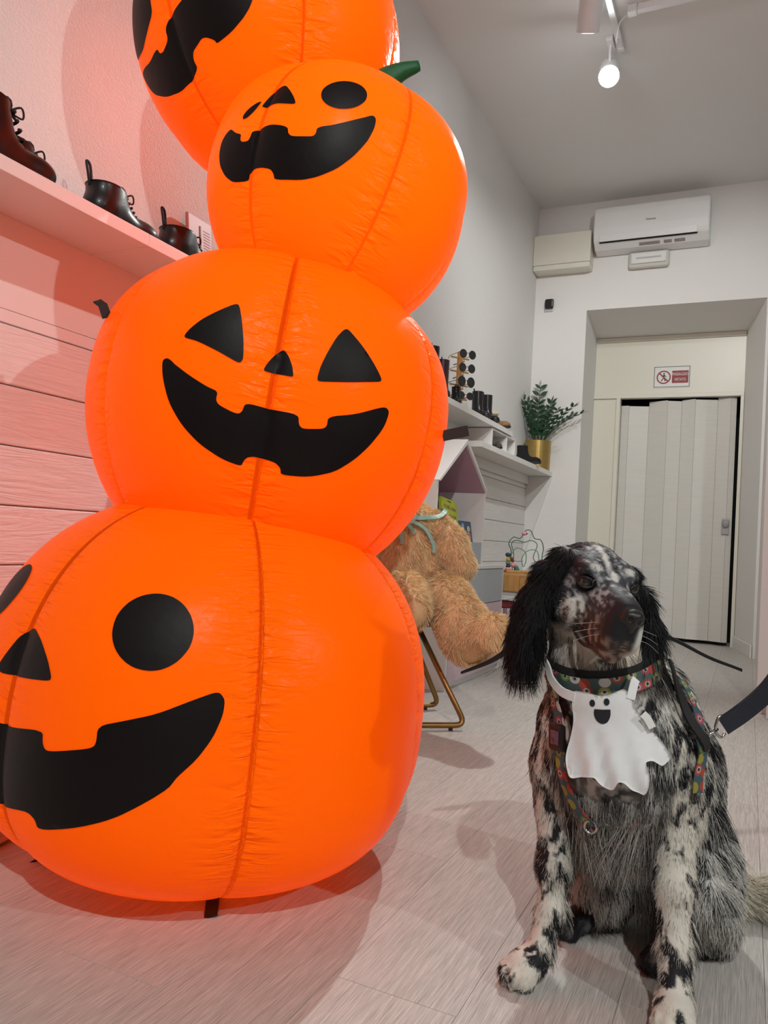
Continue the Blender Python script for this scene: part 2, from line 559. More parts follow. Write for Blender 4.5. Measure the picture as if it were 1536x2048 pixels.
# prohibition sign on the transom
sx0, sx1, sz0, sz1 = -0.832, -0.520, 2.232, 2.430
yS = YD - 0.002
sign = thing('warning_sign', 'white prohibition sign with red barred circle and red text panel above folding door', 'sign', ((sx0 + sx1) / 2, yS, sz0))
MB().box((sx0, yS - 0.002, sz0), (sx1, yS + 0.002, sz1)).build('plate', M['sign_white'], sign, bevel=0.001)
bt = 0.006
bd = MB()
e = 0.006
for lo, hi in (((sx0 + e, sz0 + e), (sx1 - e, sz0 + e + bt)), ((sx0 + e, sz1 - e - bt), (sx1 - e, sz1 - e)), ((sx0 + e, sz0 + e), (sx0 + e + bt, sz1 - e)), ((sx1 - e - bt, sz0 + e), (sx1 - e, sz1 - e))):
    bd.box((lo[0], yS - 0.0032, lo[1]), (hi[0], yS - 0.0021, hi[1]))
bd.build('border', M['sign_grey'], sign)
ccx, ccz, cr_ = sx0 + 0.088, (sz0 + sz1) / 2 - 0.003, 0.060
MR = np.array([[1, 0, 0], [0, 0, 1.0], [0, -1, 0]])
ring = MB().lathe([(cr_ - 0.011, 0), (cr_, 0), (cr_, 0.0012), (cr_ - 0.011, 0.0012), (cr_ - 0.011, 0)], (ccx, yS - 0.0022, ccz), 40, MR, caps=False)
ring.obox((ccx, yS - 0.0034, ccz), (0.108, 0.0012, 0.012), np.array([[0.7071, 0, -0.7071], [0, 1, 0], [0.7071, 0, 0.7071]]))
ring.build('barred_circle', M['sign_red'], sign)
wk = MB().lathe([(0.0, 0), (0.007, 0), (0.007, 0.001), (0, 0.001)], (ccx + 0.002, yS - 0.0022, ccz + 0.033), 14, MR)
def seg2(a, b, w):
    d = np.array([b[0] - a[0], 0, b[1] - a[1]])
    Ln = np.linalg.norm(d)
    d /= Ln
    wk.obox((ccx + (a[0] + b[0]) / 2, yS - 0.0026, ccz + (a[1] + b[1]) / 2), (Ln, 0.001, w), np.array([d, [0, 1, 0], np.cross(d, [0, 1, 0])]))
seg2((0.003, 0.024), (0.002, -0.004), 0.012)
seg2((0.002, -0.002), (-0.020, -0.034), 0.008)
seg2((0.003, -0.002), (0.014, -0.036), 0.008)
seg2((0.004, 0.020), (-0.016, 0.004), 0.006)
seg2((0.004, 0.020), (0.022, 0.002), 0.006)
wk.build('walking_figure', M['black'], sign)
rx0, rx1, rz0, rz1 = sx0 + 0.158, sx1 - 0.018, ccz - 0.054, ccz + 0.056
rp = MB().box((rx0, yS - 0.0034, rz0), (rx1, yS - 0.0022, rz1)).build('text_panel', M['sign_red'], sign, bevel=0.0005)
text_mesh('lettering', 'PASSAGGIO', 0.036, ((rx0 + rx1) / 2, yS - 0.0038, rz0 + 0.078), (1, 0, 0), (0, 0, 1), M['sign_white'], rp, width=0.128)
text_mesh('lettering', 'VIETATO', 0.036, ((rx0 + rx1) / 2, yS - 0.0038, rz0 + 0.030), (1, 0, 0), (0, 0, 1), M['sign_white'], rp, width=0.096)

# ------------------------------------------------------------------ air conditioner and wall fittings
ac = thing('air_conditioner', 'white split air conditioner mounted high on the back wall', 'air conditioner', (-0.83, YB, 3.24))
x0, x1 = -1.262, -0.372
d = 0.205
prof = [(0, 3.59), (-0.16, 3.60), (-0.195, 3.575), (-d, 3.53), (-d - 0.004, 3.40), (-d, 3.335), (-0.19, 3.30), (-0.12, 3.250), (-0.03, 3.238), (0, 3.24)]
MB().prism([(x0, YB + a, b) for a, b in prof], (x1 - x0, 0, 0)).build('casing', M['white_plastic'], ac, bevel=0.012)
MB().prism([(x0 + 0.05, YB - 0.2115, 3.345), (x0 + 0.05, YB - 0.200, 3.293), (x0 + 0.05, YB - 0.192, 3.290), (x0 + 0.05, YB - 0.2035, 3.345)], (x1 - x0 - 0.14, 0, 0)).build('air_flap', M['white_plastic'], ac, bevel=0.002)
MB().prism([(x0 + 0.05, YB - 0.199, 3.2925), (x0 + 0.05, YB - 0.190, 3.2855), (x0 + 0.05, YB - 0.18, 3.2855), (x0 + 0.05, YB - 0.19, 3.296)], (x1 - x0 - 0.14, 0, 0)).build('outlet_slot', M['dark'], ac)
text_mesh('lettering', 'Hisense', 0.026, (x0 + 0.45, YB - d - 0.0052, 3.435), (1, 0, 0), (0, 0, 1), M['grey_print'], ac, width=0.075)
lab = MB()
for a, b in ((0.36, 0.16), (0.55, 0.06), (0.63, 0.08)):
    lab.prism([(x0 + a, YB - 0.150, 3.2625), (x0 + a, YB - 0.125, 3.2450)], (b, 0, 0)) if False else lab.add([(x0 + a, YB - 0.155, 3.2705), (x0 + a + b, YB - 0.155, 3.2705), (x0 + a + b, YB - 0.132, 3.2545), (x0 + a, YB - 0.132, 3.2545)], [(0, 1, 2, 3)])
lab.build('sticker', mat('sticker_print', (0.32, 0.26, 0.25), 0.6, noise=((60, 300, 300), 0.6)), ac)
MB().box((x1 - 0.105, YB - 0.1885, 3.287), (x1 - 0.085, YB - 0.187, 3.292)).build('indicator', M['black'], ac)
cvr = thing('duct_cover', 'cream boxed duct cover beside the air conditioner in the wall corner', 'duct cover', (-1.53, YB, 3.13))
MB().box((XL + 0.002, YB - 0.15, 3.165), (-1.290, YB, 3.425)).build('cover', M['cream'], cvr, bevel=0.004)
MB().box((XL + 0.004, YB - 0.145, 3.120), (-1.292, YB, 3.164)).build('bottom_trim', M['cream'], cvr, bevel=0.006)
em = thing('emergency_light', 'white oblong emergency light below the air conditioner', 'light fitting', (-0.83, YB, 3.10))
MB().box((-0.993, YB - 0.055, 3.100), (-0.675, YB, 3.235)).build('housing', mat('aged_white', (0.62, 0.61, 0.55), 0.5), em, bevel=0.018)
MB().box((-0.972, YB - 0.072, 3.130), (-0.695, YB - 0.054, 3.218)).build('diffuser', M['white_plastic'], em, bevel=0.010)
MB().box((-0.93, YB - 0.0726, 3.166), (-0.735, YB - 0.0722, 3.180)).build('tube_shadow', mat('pale_grey', (0.5, 0.49, 0.46), 0.6), em)
sn_ = thing('motion_sensor', 'small black square sensor on the back wall', 'sensor', (-1.642, YB, 2.80))
MB().box((-1.682, YB - 0.045, 2.822), (-1.606, YB - 0.012, 2.905)).build('sensor_body', M['black'], sn_, bevel=0.014)
MB().box((-1.690, YB - 0.012, 2.800), (-1.612, YB, 2.885)).build('mount', mat('grey_mount', (0.55, 0.55, 0.55), 0.5), sn_, bevel=0.01)
MB().ball((-1.644, YB - 0.046, 2.862), (0.006, 0.003, 0.006)).build('lens', M['lens_grey'], sn_, smooth=True)

# ------------------------------------------------------------------ ceiling track and spotlights
tk = thing('ceiling_track', 'white lighting track running along the ceiling towards the viewer', 'lighting track', (-0.79, 1.0, ZC))
MB().box((-0.808, -2.5, ZC - 0.035), (-0.772, 4.50, ZC)).build('rail', M['white_plastic'], tk, bevel=0.003)
MB().box((-0.810, 4.50, ZC - 0.037), (-0.770, 4.53, ZC)).build('end_cap', M['white_plastic'], tk, bevel=0.003)
tk2 = thing('ceiling_track', 'white lighting track crossing the ceiling to the right', 'lighting track', (0.4, 4.21, ZC))
MB().box((-0.66, 4.195, ZC - 0.04), (1.6, 4.231, ZC)).build('rail', M['white_plastic'], tk2, bevel=0.003)
MB().box((-0.71, 4.185, ZC - 0.045), (-0.66, 4.24, ZC)).build('end_feed', M['white_plastic'], tk2, bevel=0.005)
MB().tube(spline([(-0.70, 4.21, ZC - 0.03), (-0.75, 4.23, ZC - 0.06), (-0.775, 4.29, ZC - 0.10), (-0.785, 4.36, ZC - 0.10), (-0.79, 4.42, ZC - 0.03)], 6), 0.004, 6).build('feed_cable', M['white_plastic'], tk2, smooth=True)

def track_spot(loc, target, watts, cone, label, on=True):
    loc = np.array(loc)
    d = unit(np.array(target) - loc)
    t = thing('track_spotlight', label, 'spotlight', (loc[0], loc[1], ZC), 'track spotlights on the ceiling')
    a = unit(np.cross(d, (0, 0, 1.0)))
    F = np.stack([a, np.cross(d, a), d])
    MB().lathe([(0.0, -0.13), (0.055, -0.13), (0.060, -0.125), (0.060, 0.055), (0.056, 0.055), (0.056, 0.045), (0.0, 0.045)], loc, 28, F).build('housing', M['white_plastic'], t, smooth=False)
    MB().lathe([(0.0, 0.0465), (0.054, 0.0465), (0.054, 0.056), (0.0, 0.058)], loc, 24, F).build('lens', M['lamp_glow'], t)
    MB().tube([(loc[0], loc[1], ZC - 0.01), (loc[0], loc[1], loc[2] + 0.03)], 0.008, 10).build('stem', M['white_plastic'], t)
    MB().box((loc[0] - 0.02, loc[1] - 0.05, ZC - 0.03), (loc[0] + 0.02, loc[1] + 0.05, ZC)).build('adapter', M['white_plastic'], t, bevel=0.003)
    ld = bpy.data.lights.new('spot', 'SPOT')
    ld.energy = watts
    ld.spot_size = math.radians(cone)
    ld.spot_blend = 0.7
    ld.shadow_soft_size = 0.03
    ld.color = (0.97, 1.0, 0.97)
    lo = bpy.data.objects.new('spot_light', ld)
    COL.objects.link(lo)
    lo.parent = t
    p = loc + d * 0.09
    lo.location = Vector(p) - t.location
    lo.rotation_euler = Vector(-d).to_track_quat('Z', 'Y').to_euler()
    return t
for s_ in SPOTS:
    track_spot(*s_)
# ================================================================== inflatable pumpkin stack
PK = [
    dict(c=(-1.125, 1.485, 0.335), a=0.503, ct=0.49, cb=0.335, up=(0.06, 0, 1), az=-104, et=0.86, eb=0.72),
    dict(c=(-1.085, 1.6, 1.05), a=0.434, ct=0.355, cb=0.45, up=(0.1, 0.05, 1), az=-56, et=0.85, eb=1.0),
    dict(c=(-0.955, 1.64, 1.58), a=0.32, ct=0.27, cb=0.33, up=(0.2, 0.16, 1), az=-97, et=0.85, eb=1.0),
    dict(c=(-1.25, 1.72, 2.1), a=0.36, ct=0.33, cb=0.4, up=(-0.14, -0.0, 1), az=-104, et=0.85, eb=1.0),
]
LOBE = 0.07
def pk_frame(p):
    u = unit(p['up'])
    az = math.radians(p['az'])
    f = np.array([math.cos(az), math.sin(az), 0])
    f = unit(f - u * f.dot(u))
    return np.stack([f, np.cross(u, f), u])
def pk_surf(p, th, ph, off=0.0):
    th = np.asarray(th, float)
    ph = np.asarray(ph, float)
    e = np.where(ph > 0, p['et'], p['eb'])
    cz = np.where(ph > 0, p['ct'], p['cb'])
    w = np.abs(np.sin(3 * th))
    cp = np.abs(np.cos(ph))
    lob = 1 - LOBE * cp ** .6 * (1 - w ** .55) + LOBE * .15
    r = p['a'] * cp ** e * lob
    z = cz * np.sign(ph) * np.abs(np.sin(ph)) ** e
    n = np.stack([np.cos(ph) * np.cos(th), np.cos(ph) * np.sin(th), np.sin(ph)], -1)
    L = np.stack([r * np.cos(th), r * np.sin(th), z], -1) + n * off
    return np.array(p['c']) + L @ pk_frame(p)

def pumpkin_material():
    m = bpy.data.materials.new('orange_nylon')
    m.use_nodes = True
    nt = m.node_tree
    b = nt.nodes['Principled BSDF']
    out = nt.nodes['Material Output']
    b.inputs['Roughness'].default_value = 0.30
    b.inputs['Specular IOR Level'].default_value = 0.085
    at = node(nt, 'ShaderNodeAttribute', attribute_name='seam')      # x: metres from seam, y: metres along it
    sp = node(nt, 'ShaderNodeSeparateXYZ')
    nt.links.new(at.outputs['Vector'], sp.inputs[0])
    # thread line
    mr = node(nt, 'ShaderNodeMapRange')
    mr.inputs['From Min'].default_value = 0.0012
    mr.inputs['From Max'].default_value = 0.0045
    nt.links.new(sp.outputs['X'], mr.inputs['Value'])
    mx = node(nt, 'ShaderNodeMix', data_type='RGBA')
    mx.inputs['A'].default_value = (0.75, 0.07, 0.002, 1)
    mx.inputs['B'].default_value = (0.97, 0.185, 0.001, 1)
    nt.links.new(mr.outputs['Result'], mx.inputs['Factor'])
    nt.links.new(mx.outputs['Result'], b.inputs['Base Color'])
    # puckers next to the seams
    cb = node(nt, 'ShaderNodeCombineXYZ')
    s1 = node(nt, 'ShaderNodeMath', operation='MULTIPLY'); s1.inputs[1].default_value = 14.0
    s2 = node(nt, 'ShaderNodeMath', operation='MULTIPLY'); s2.inputs[1].default_value = 50.0
    nt.links.new(sp.outputs['X'], s1.inputs[0]); nt.links.new(sp.outputs['Y'], s2.inputs[0])
    nt.links.new(s1.outputs[0], cb.inputs['X']); nt.links.new(s2.outputs[0], cb.inputs['Y']); nt.links.new(sp.outputs['Z'], cb.inputs['Z'])
    nz = node(nt, 'ShaderNodeTexNoise')
    nz.inputs['Scale'].default_value = 1.0
    nz.inputs['Detail'].default_value = 2
    nz.inputs['Distortion'].default_value = 0.8
    nt.links.new(cb.outputs[0], nz.inputs['Vector'])
    fo = node(nt, 'ShaderNodeMapRange')
    fo.inputs['From Min'].default_value = 0.0
    fo.inputs['From Max'].default_value = 0.13
    fo.inputs['To Min'].default_value = 1.0
    fo.inputs['To Max'].default_value = 0.0
    nt.links.new(sp.outputs['X'], fo.inputs['Value'])
    pw = node(nt, 'ShaderNodeMath', operation='POWER'); pw.inputs[1].default_value = 2.2
    nt.links.new(fo.outputs['Result'], pw.inputs[0])
    mu = node(nt, 'ShaderNodeMath', operation='MULTIPLY')
    nt.links.new(nz.outputs['Fac'], mu.inputs[0]); nt.links.new(pw.outputs[0], mu.inputs[1])
    # faint creases of the cloth everywhere
    tc = node(nt, 'ShaderNodeTexCoord')
    n2 = node(nt, 'ShaderNodeTexNoise')
    n2.inputs['Scale'].default_value = 13.0
    n2.inputs['Detail'].default_value = 5
    n2.inputs['Distortion'].default_value = 1.5
    nt.links.new(tc.outputs['Object'], n2.inputs['Vector'])
    ad = node(nt, 'ShaderNodeMath', operation='MULTIPLY_ADD'); ad.inputs[1].default_value = 0.10
    nt.links.new(n2.outputs['Fac'], ad.inputs[0]); nt.links.new(mu.outputs[0], ad.inputs[2])
    bp = node(nt, 'ShaderNodeBump')
    bp.inputs['Strength'].default_value = 1.0
    bp.inputs['Distance'].default_value = 0.020
    nt.links.new(ad.outputs[0], bp.inputs['Height'])
    nt.links.new(bp.outputs['Normal'], b.inputs['Normal'])
    tr = node(nt, 'ShaderNodeBsdfTranslucent')
    tr.inputs['Color'].default_value = (1.0, 0.19, 0.003, 1)
    ms = node(nt, 'ShaderNodeMixShader')
    ms.inputs[0].default_value = 0.28
    nt.links.new(b.outputs[0], ms.inputs[1]); nt.links.new(tr.outputs[0], ms.inputs[2])
    nt.links.new(ms.outputs[0], out.inputs['Surface'])
    return m
M['nylon'] = pumpkin_material()
M['print_black'] = mat('black_print', (0.007, 0.0045, 0.0045), 0.5, spec=0.2, bump=((40, 40, 40), 0.15, 0.004))
M['strap_black'] = mat('black_strap', (0.010, 0.008, 0.008), 0.7, bump=((30, 30, 600), 0.4, 0.002))
M['green_cloth'] = mat('green_nylon', (0.004, 0.10, 0.028), 0.5, bump=((30, 30, 30), 0.3, 0.01))
M['bulb'] = mat('led_bulb', (1, 1, 1), 0.4, emit=((1, 0.9, 0.75), 3.0))

stack = thing('inflatable_pumpkin_stack', 'tall orange inflatable stack of four grinning jack-o-lantern pumpkins', 'inflatable', (-1.12, 1.485, 0))

def decal(name, p, poly, parent, off=0.0016, mat_=None):
    """poly = [(theta, phi)] degrees on the pumpkin's skin; printed patch following it"""
    for _ in range(2):                                  # round the printed corners
        poly = [((a[0] * (1 - s_) + b[0] * s_), (a[1] * (1 - s_) + b[1] * s_)) for a, b in zip(poly, poly[1:] + poly[:1]) for s_ in (0.2, 0.8)]
    q = []
    n = len(poly)
    for i in range(n):
        a, b = poly[i], poly[(i + 1) % n]
        m_ = max(1, int(math.hypot(a[0] - b[0], a[1] - b[1]) / 1.5))
        q += [(a[0] + (b[0] - a[0]) * k / m_, a[1] + (b[1] - a[1]) * k / m_) for k in range(m_)]
    nb = len(q)
    xs_ = [a[0] for a in q]; ys_ = [a[1] for a in q]
    pts = [Vector(a) for a in q]
    g = 1.5
    # interior grid, snapped so that a row of points runs along every seam
    x = math.floor(min(xs_) / g) * g
    while x < max(xs_):
        y = min(ys_) + 0.4
        while y < max(ys_):
            inside = False
            j = nb - 1
            for i in range(nb):
                if (ys_[i] > y) != (ys_[j] > y) and x < (xs_[j] - xs_[i]) * (y - ys_[i]) / (ys_[j] - ys_[i]) + xs_[i]:
                    inside = not inside
                j = i
            if inside and min((x - a) ** 2 + (y - b) ** 2 for a, b in q) > 0.25:
                pts.append(Vector((x, y)))
            y += g
        x += g
    r = delaunay_2d_cdt(pts, [(i, (i + 1) % nb) for i in range(nb)], [], 1, 1e-5)
    vv = np.array([tuple(v) for v in r[0]])
    P = pk_surf(p, np.radians(vv[:, 0]), np.radians(vv[:, 1]), off)
    return link_mesh(name, P, [tuple(f) for f in r[2]], mat_ or M['print_black'], parent, smooth=True)

pumpkins = []
NT, NPH = 360, 132
for p in PK:
    th = np.radians(np.arange(NT))
    ph = np.radians(np.linspace(-89.5, 89.5, NPH))
    T, P_ = np.meshgrid(th, ph)
    V = pk_surf(p, T, P_)
    idx = np.arange(NT * NPH).reshape(NPH, NT)
    a = idx[:-1]; b = idx[1:]
    F = np.stack([a, np.roll(a, -1, 1), np.roll(b, -1, 1), b], -1).reshape(-1, 4)
    F = F.tolist() + [tuple(idx[0][::-1]), tuple(idx[-1])]
    o = link_mesh('pumpkin', V.reshape(-1, 3), F, M['nylon'], stack, smooth=True)
    dth = np.abs((np.degrees(T) + 30) % 60 - 30)
    at = o.data.attributes.new('seam', 'FLOAT_VECTOR', 'POINT')
    sd = np.stack([np.radians(dth) * p['a'] * np.cos(P_), P_ * p['a'], np.floor((np.degrees(T) + 30) / 60) * 7.3 + ((np.degrees(T) + 30) % 60 > 30) * 3.1], -1)
    at.data.foreach_set('vector', sd.astype(np.float32).ravel())
    pumpkins.append(o)
    ld = bpy.data.lights.new('led', 'POINT')
    ld.energy = 4.4
    ld.color = (1.0, 0.80, 0.62)
    ld.shadow_soft_size = 0.05
    lo = bpy.data.objects.new('led_light', ld)
    COL.objects.link(lo)
    lo.parent = o
    lo.location = Vector(p['c']) - stack.location

FACES = [
    (1, 'eye', [(-25.1, 6.7), (-24.2, 8.6), (-21.5, 12.2), (-17.5, 16.0), (-14.0, 19.1), (-12.8, 19.1), (-11.0, 13.9), (-9.4, 7.8), (-8.6, 3.2), (-9.1, 2.1), (-10.2, 2.1), (-15.5, 3.9), (-21.3, 5.7), (-24.6, 6.1)]),
    (1, 'eye', [(17.3, 18.8), (18.1, 18.6), (22.3, 14.4), (25.7, 10.5), (28.5, 7.1), (29.2, 5.9), (28.6, 5.2), (19.8, 2.9), (11.7, 1.4), (11.0, 1.9), (11.4, 5.2), (12.8, 9.9), (14.7, 15.1), (16.4, 18.0)]),
    (1, 'nose', [(1.2, 8.0), (2.8, 6.3), (4.2, 3.8), (4.9, 1.7), (4.7, 1.3), (1.0, 1.4), (-2.6, 1.4), (-3.1, 1.7), (-2.3, 3.6), (-0.7, 6.1)]),
    (1, 'mouth', [(-28.5, 0.8), (-26.9, 0.3), (-21.6, -2.4), (-16.5, -4.5), (-13.5, -5.2), (-13.7, -7.3), (-12.9, -8.4), (-9.1, -9.6), (-7.4, -9.7), (-6.6, -8.8), (-6.2, -6.7), (0.6, -7.0), (8.0, -7.1), (8.6, -9.6), (9.8, -10.4), (15.0, -9.4), (15.9, -8.5), (15.7, -6.1), (22.8, -4.0), (30.1, -0.5), (32.2, 0.0), (33.5, -1.0), (32.7, -5.2), (29.6, -10.7), (26.2, -15.2), (21.4, -19.6), (14.6, -22.3), (6.7, -23.1), (6.2, -21.3), (4.6, -20.2), (2.4, -19.8), (-1.4, -19.5), (-3.5, -20.0), (-4.4, -21.1), (-4.9, -22.7), (-10.3, -21.8), (-16.9, -18.9), (-22.2, -14.8), (-26.4, -9.6), (-29.1, -3.5), (-29.9, 0.1), (-29.4, 0.6)]),
    (2, 'eye', [(40.3, 16.9), (40.5, 15.1), (40.3, 13.3), (39.6, 11.5), (38.6, 9.8), (37.3, 8.3), (35.7, 7.1), (34.0, 6.3), (32.2, 5.7), (30.4, 5.5), (28.6, 5.7), (27.0, 6.2), (25.6, 7.1), (24.6, 8.2), (23.9, 9.6), (23.6, 11.1), (23.7, 12.8), (24.3, 14.5), (25.3, 16.2), (26.6, 17.7), (28.2, 19.1), (30.0, 20.2), (31.9, 21.0), (33.8, 21.3), (35.7, 21.3), (37.3, 20.8), (38.7, 19.8), (39.7, 18.5)]),
    (2, 'nose', [(6.2, 14.1), (10.1, 10.7), (13.6, 7.0), (15.5, 4.2), (10.8, 4.4), (4.9, 5.1), (-2.7, 4.2), (-1.8, 7.2), (-0.3, 12.0), (4.0, 14.2)]),
    (2, 'eye', [(-3.2, 7.1), (-4.9, 2.8), (-7.2, 0.4), (-9.7, 0.0), (-10.3, 1.3), (-8.9, 3.5), (-5.4, 6.4)]),
    (2, 'mouth', [(-15.3, -2.9), (-11.3, -5.2), (-8.0, -5.8), (-7.9, -7.9), (-6.8, -8.9), (-3.9, -8.5), (-3.2, -6.9), (-2.9, -4.4), (5.8, -2.7), (15.2, -3.8), (16.3, -6.4), (18.2, -7.3), (26.1, -6.1), (27.0, -4.7), (26.7, -2.3), (35.4, 1.4), (41.4, 5.7), (44.8, 8.9), (46.4, 7.9), (46.8, 4.0), (45.8, -0.9), (42.6, -8.3), (38.1, -14.5), (31.9, -19.2), (25.7, -21.8), (14.3, -23.1), (13.4, -21.0), (11.6, -19.4), (7.0, -18.8), (2.5, -18.8), (-0.7, -19.8), (-0.9, -23.1), (-9.1, -23.9), (-14.6, -21.2), (-18.9, -16.6), (-20.6, -11.8), (-20.3, -7.1), (-17.9, -4.3)]),
    (0, 'eye', [(43.5, 30.3), (44.4, 28.5), (44.9, 26.6), (44.9, 24.7), (44.5, 22.9), (43.6, 21.3), (42.5, 19.9), (41.1, 18.8), (39.5, 18.0), (37.7, 17.6), (35.9, 17.6), (34.0, 17.9), (32.3, 18.6), (30.7, 19.6), (29.3, 20.9), (28.2, 22.4), (27.4, 24.2), (27.1, 26.1), (27.1, 28.0), (27.7, 29.8), (28.7, 31.5), (30.2, 32.9), (32.0, 33.9), (34.1, 34.5), (36.2, 34.6), (38.4, 34.2), (40.4, 33.3), (42.1, 32.0)]),
    (0, 'nose', [(3.0, 21.4), (8.5, 19.5), (13.1, 16.2), (15.7, 13.2), (15.6, 12.3), (9.0, 11.4), (-0.7, 10.1), (-5.0, 9.9), (-6.3, 11.2), (-4.3, 14.6), (-1.9, 18.8)]),
    (0, 'mouth', [(-2.0, 1.1), (4.2, 1.8), (16.4, 3.7), (16.8, 1.7), (17.9, 0.9), (20.5, 1.2), (28.1, 2.7), (29.3, 3.5), (29.1, 6.5), (34.5, 8.1), (40.2, 9.8), (46.3, 12.6), (50.5, 14.3), (51.9, 14.4), (53.1, 13.0), (53.0, 10.2), (51.5, 6.2), (48.8, 2.6), (45.0, -0.2), (40.2, -3.1), (34.1, -7.4), (26.5, -11.5), (16.7, -15.8), (16.0, -12.8), (13.8, -11.6), (9.5, -12.7), (-1.5, -17.0), (-16, -15.9), (-26, -11.6), (-36, -6), (-44, 0), (-49, 5), (-52, 10), (-52, 14), (-46, 12.5), (-34, 8), (-20, 4.5), (-10, 2)]),
    (3, 'mouth', [(41.6, -16.8), (38.1, -23.2), (34.7, -26.5), (28.7, -30.1), (21.1, -32.2), (20.5, -30.9), (16.9, -29.1), (14.4, -28.8), (11.6, -29.8), (7.7, -30.8), (6.2, -33.0), (6.9, -36.1), (-1.8, -38.0), (-10.1, -39.0), (-22.0, -36.2), (-32.7, -29.4), (-36.7, -19.1), (-29.2, -20.8), (-20.7, -23.1), (-12.2, -22.0), (-11.7, -24.2), (-9.2, -24.6), (-4.4, -22.2), (-4.3, -18.6), (-1.1, -15.9), (4.3, -15.3), (9.6, -14.6), (16.1, -12.5)]),
    (0, 'eye', [(-11.0, 29.0), (-11.3, 31.0), (-12.1, 32.7), (-13.5, 34.1), (-15.2, 34.9), (-17.3, 35.2), (-19.5, 35.0), (-21.7, 34.2), (-23.7, 32.9), (-25.5, 31.3), (-26.9, 29.3), (-27.7, 27.2), (-28.0, 25.0), (-27.7, 23.0), (-26.9, 21.3), (-25.5, 19.9), (-23.8, 19.1), (-21.7, 18.8), (-19.5, 19.0), (-17.3, 19.8), (-15.3, 21.1), (-13.5, 22.7), (-12.2, 24.7), (-11.3, 26.8)]),
    (3, 'nose', [(-8.5, -3.8), (-9.0, -6.1), (-9.0, -11.3), (-16.3, -15.4), (-23.5, -17.6), (-37.5, -13.600000000000001), (-32.5, 0.20000000000000018), (-20.5, 6.2)]),
]
for i_, nm_, poly_ in FACES:
    decal(nm_, PK[i_], poly_, pumpkins[i_])

# stems, tether straps
def strap(pts, w, nrm, parent, t=0.003):
    pts = [np.asarray(q, float) for q in pts]
    mb = MB()
    vs = []
    for i, q in enumerate(pts):
        tg = unit(pts[min(i + 1, len(pts) - 1)] - pts[max(i - 1, 0)])
        sd = unit(np.cross(tg, nrm)) * w / 2
        nn = unit(np.cross(sd, tg)) * t / 2
        vs += [q - sd - nn, q + sd - nn, q + sd + nn, q - sd + nn]
    fs = [(0, 1, 2, 3), tuple(4 * (len(pts) - 1) + j for j in (3, 2, 1, 0))]
    for i in range(len(pts) - 1):
        for j in range(4):
            fs.append((4 * i + j, 4 * i + 4 + j, 4 * i + 4 + (j + 1) % 4, 4 * i + (j + 1) % 4))
    mb.add(vs, fs)
    return mb.build('tether_strap', M['strap_black'], parent)
def on_pk(i, th, ph, off=0.0):
    return pk_surf(PK[i], np.radians([th]), np.radians([ph]), off)[0]
strap([(-0.975, 1.335, 0.050), (-0.950, 1.302, 0.022), (-0.930, 1.272, 0.005), (-0.908, 1.240, 0.002)], 0.026, (0.1, -0.6, 0.8), pumpkins[0])
strap([on_pk(0, -28, -62), on_pk(0, -30, -58, 0.03) + (0, 0, -0.03), on_pk(0, -30, -54, 0.05) + (0, -0.01, -0.05)], 0.022, (0.9, 0.1, 0.3), pumpkins[0])
a_ = on_pk(1, -72, 16); b_ = on_pk(1, -72, 18, 0.018)
strap([a_, b_ + (0, 0, 0.008), b_ + np.array((-0.012, 0, 0.010)) + (b_ - a_) * 0.4], 0.022, (0.2, -0.5, 0.8), pumpkins[1])
a_ = on_pk(1, 72, 0); b_ = on_pk(1, 72, 1, 0.05)
strap([a_, b_ + (0.01, 0, 0.008)], 0.026, (0.15, -0.95, 0.1), pumpkins[1])
p3 = PK[2]
F3 = pk_frame(p3)
top = np.array(p3['c']) + F3[2] * (p3['ct'] - 0.01)
sdir = unit(np.array((0.9, 0.43, 0.0)) + F3[2] * 0.25)
pth = spline([top, top + F3[2] * 0.06 + sdir * 0.012, top + F3[2] * 0.088 + sdir * 0.045, top + F3[2] * 0.100 + sdir * 0.095], 5)
st = MB().tube(pth, list(np.linspace(0.046, 0.013, len(pth))), 14)
st.build('stem', M['green_cloth'], pumpkins[2], smooth=True)
p4 = PK[3]
top = np.array(p4['c']) + pk_frame(p4)[2] * (p4['ct'] - 0.01)
MB().tube(spline([top, top + (0, 0, 0.05), top + (0.03, 0, 0.10), top + (0.08, 0, 0.13)], 5), list(np.linspace(0.04, 0.018, 16)), 14).build('stem', M['green_cloth'], pumpkins[3], smooth=True)
# ================================================================== soft-body modelling: blended round shapes meshed on a grid
def sd_ell(P, c, r, Mx=None):
    L = P - np.asarray(c, float)
    if Mx is not None: L = L @ np.asarray(Mx, float).T
    r = np.asarray(r, float)
    k0 = np.sqrt(((L / r) ** 2).sum(-1))
    k1 = np.sqrt(((L / r ** 2) ** 2).sum(-1)) + 1e-9
    return k0 * (k0 - 1.0) / k1
def sd_cone(P, a, b, ra, rb):
    a = np.asarray(a, float); b = np.asarray(b, float)
    ab = b - a
    t = np.clip(((P - a) @ ab) / (ab.dot(ab) + 1e-12), 0, 1)
    return np.sqrt(((P - a - t[..., None] * ab) ** 2).sum(-1)) - (ra + (rb - ra) * t)
def smin(a, b, k):
    h = np.clip(0.5 + 0.5 * (b - a) / k, 0, 1)
    return b + (a - b) * h - k * h * (1 - h)

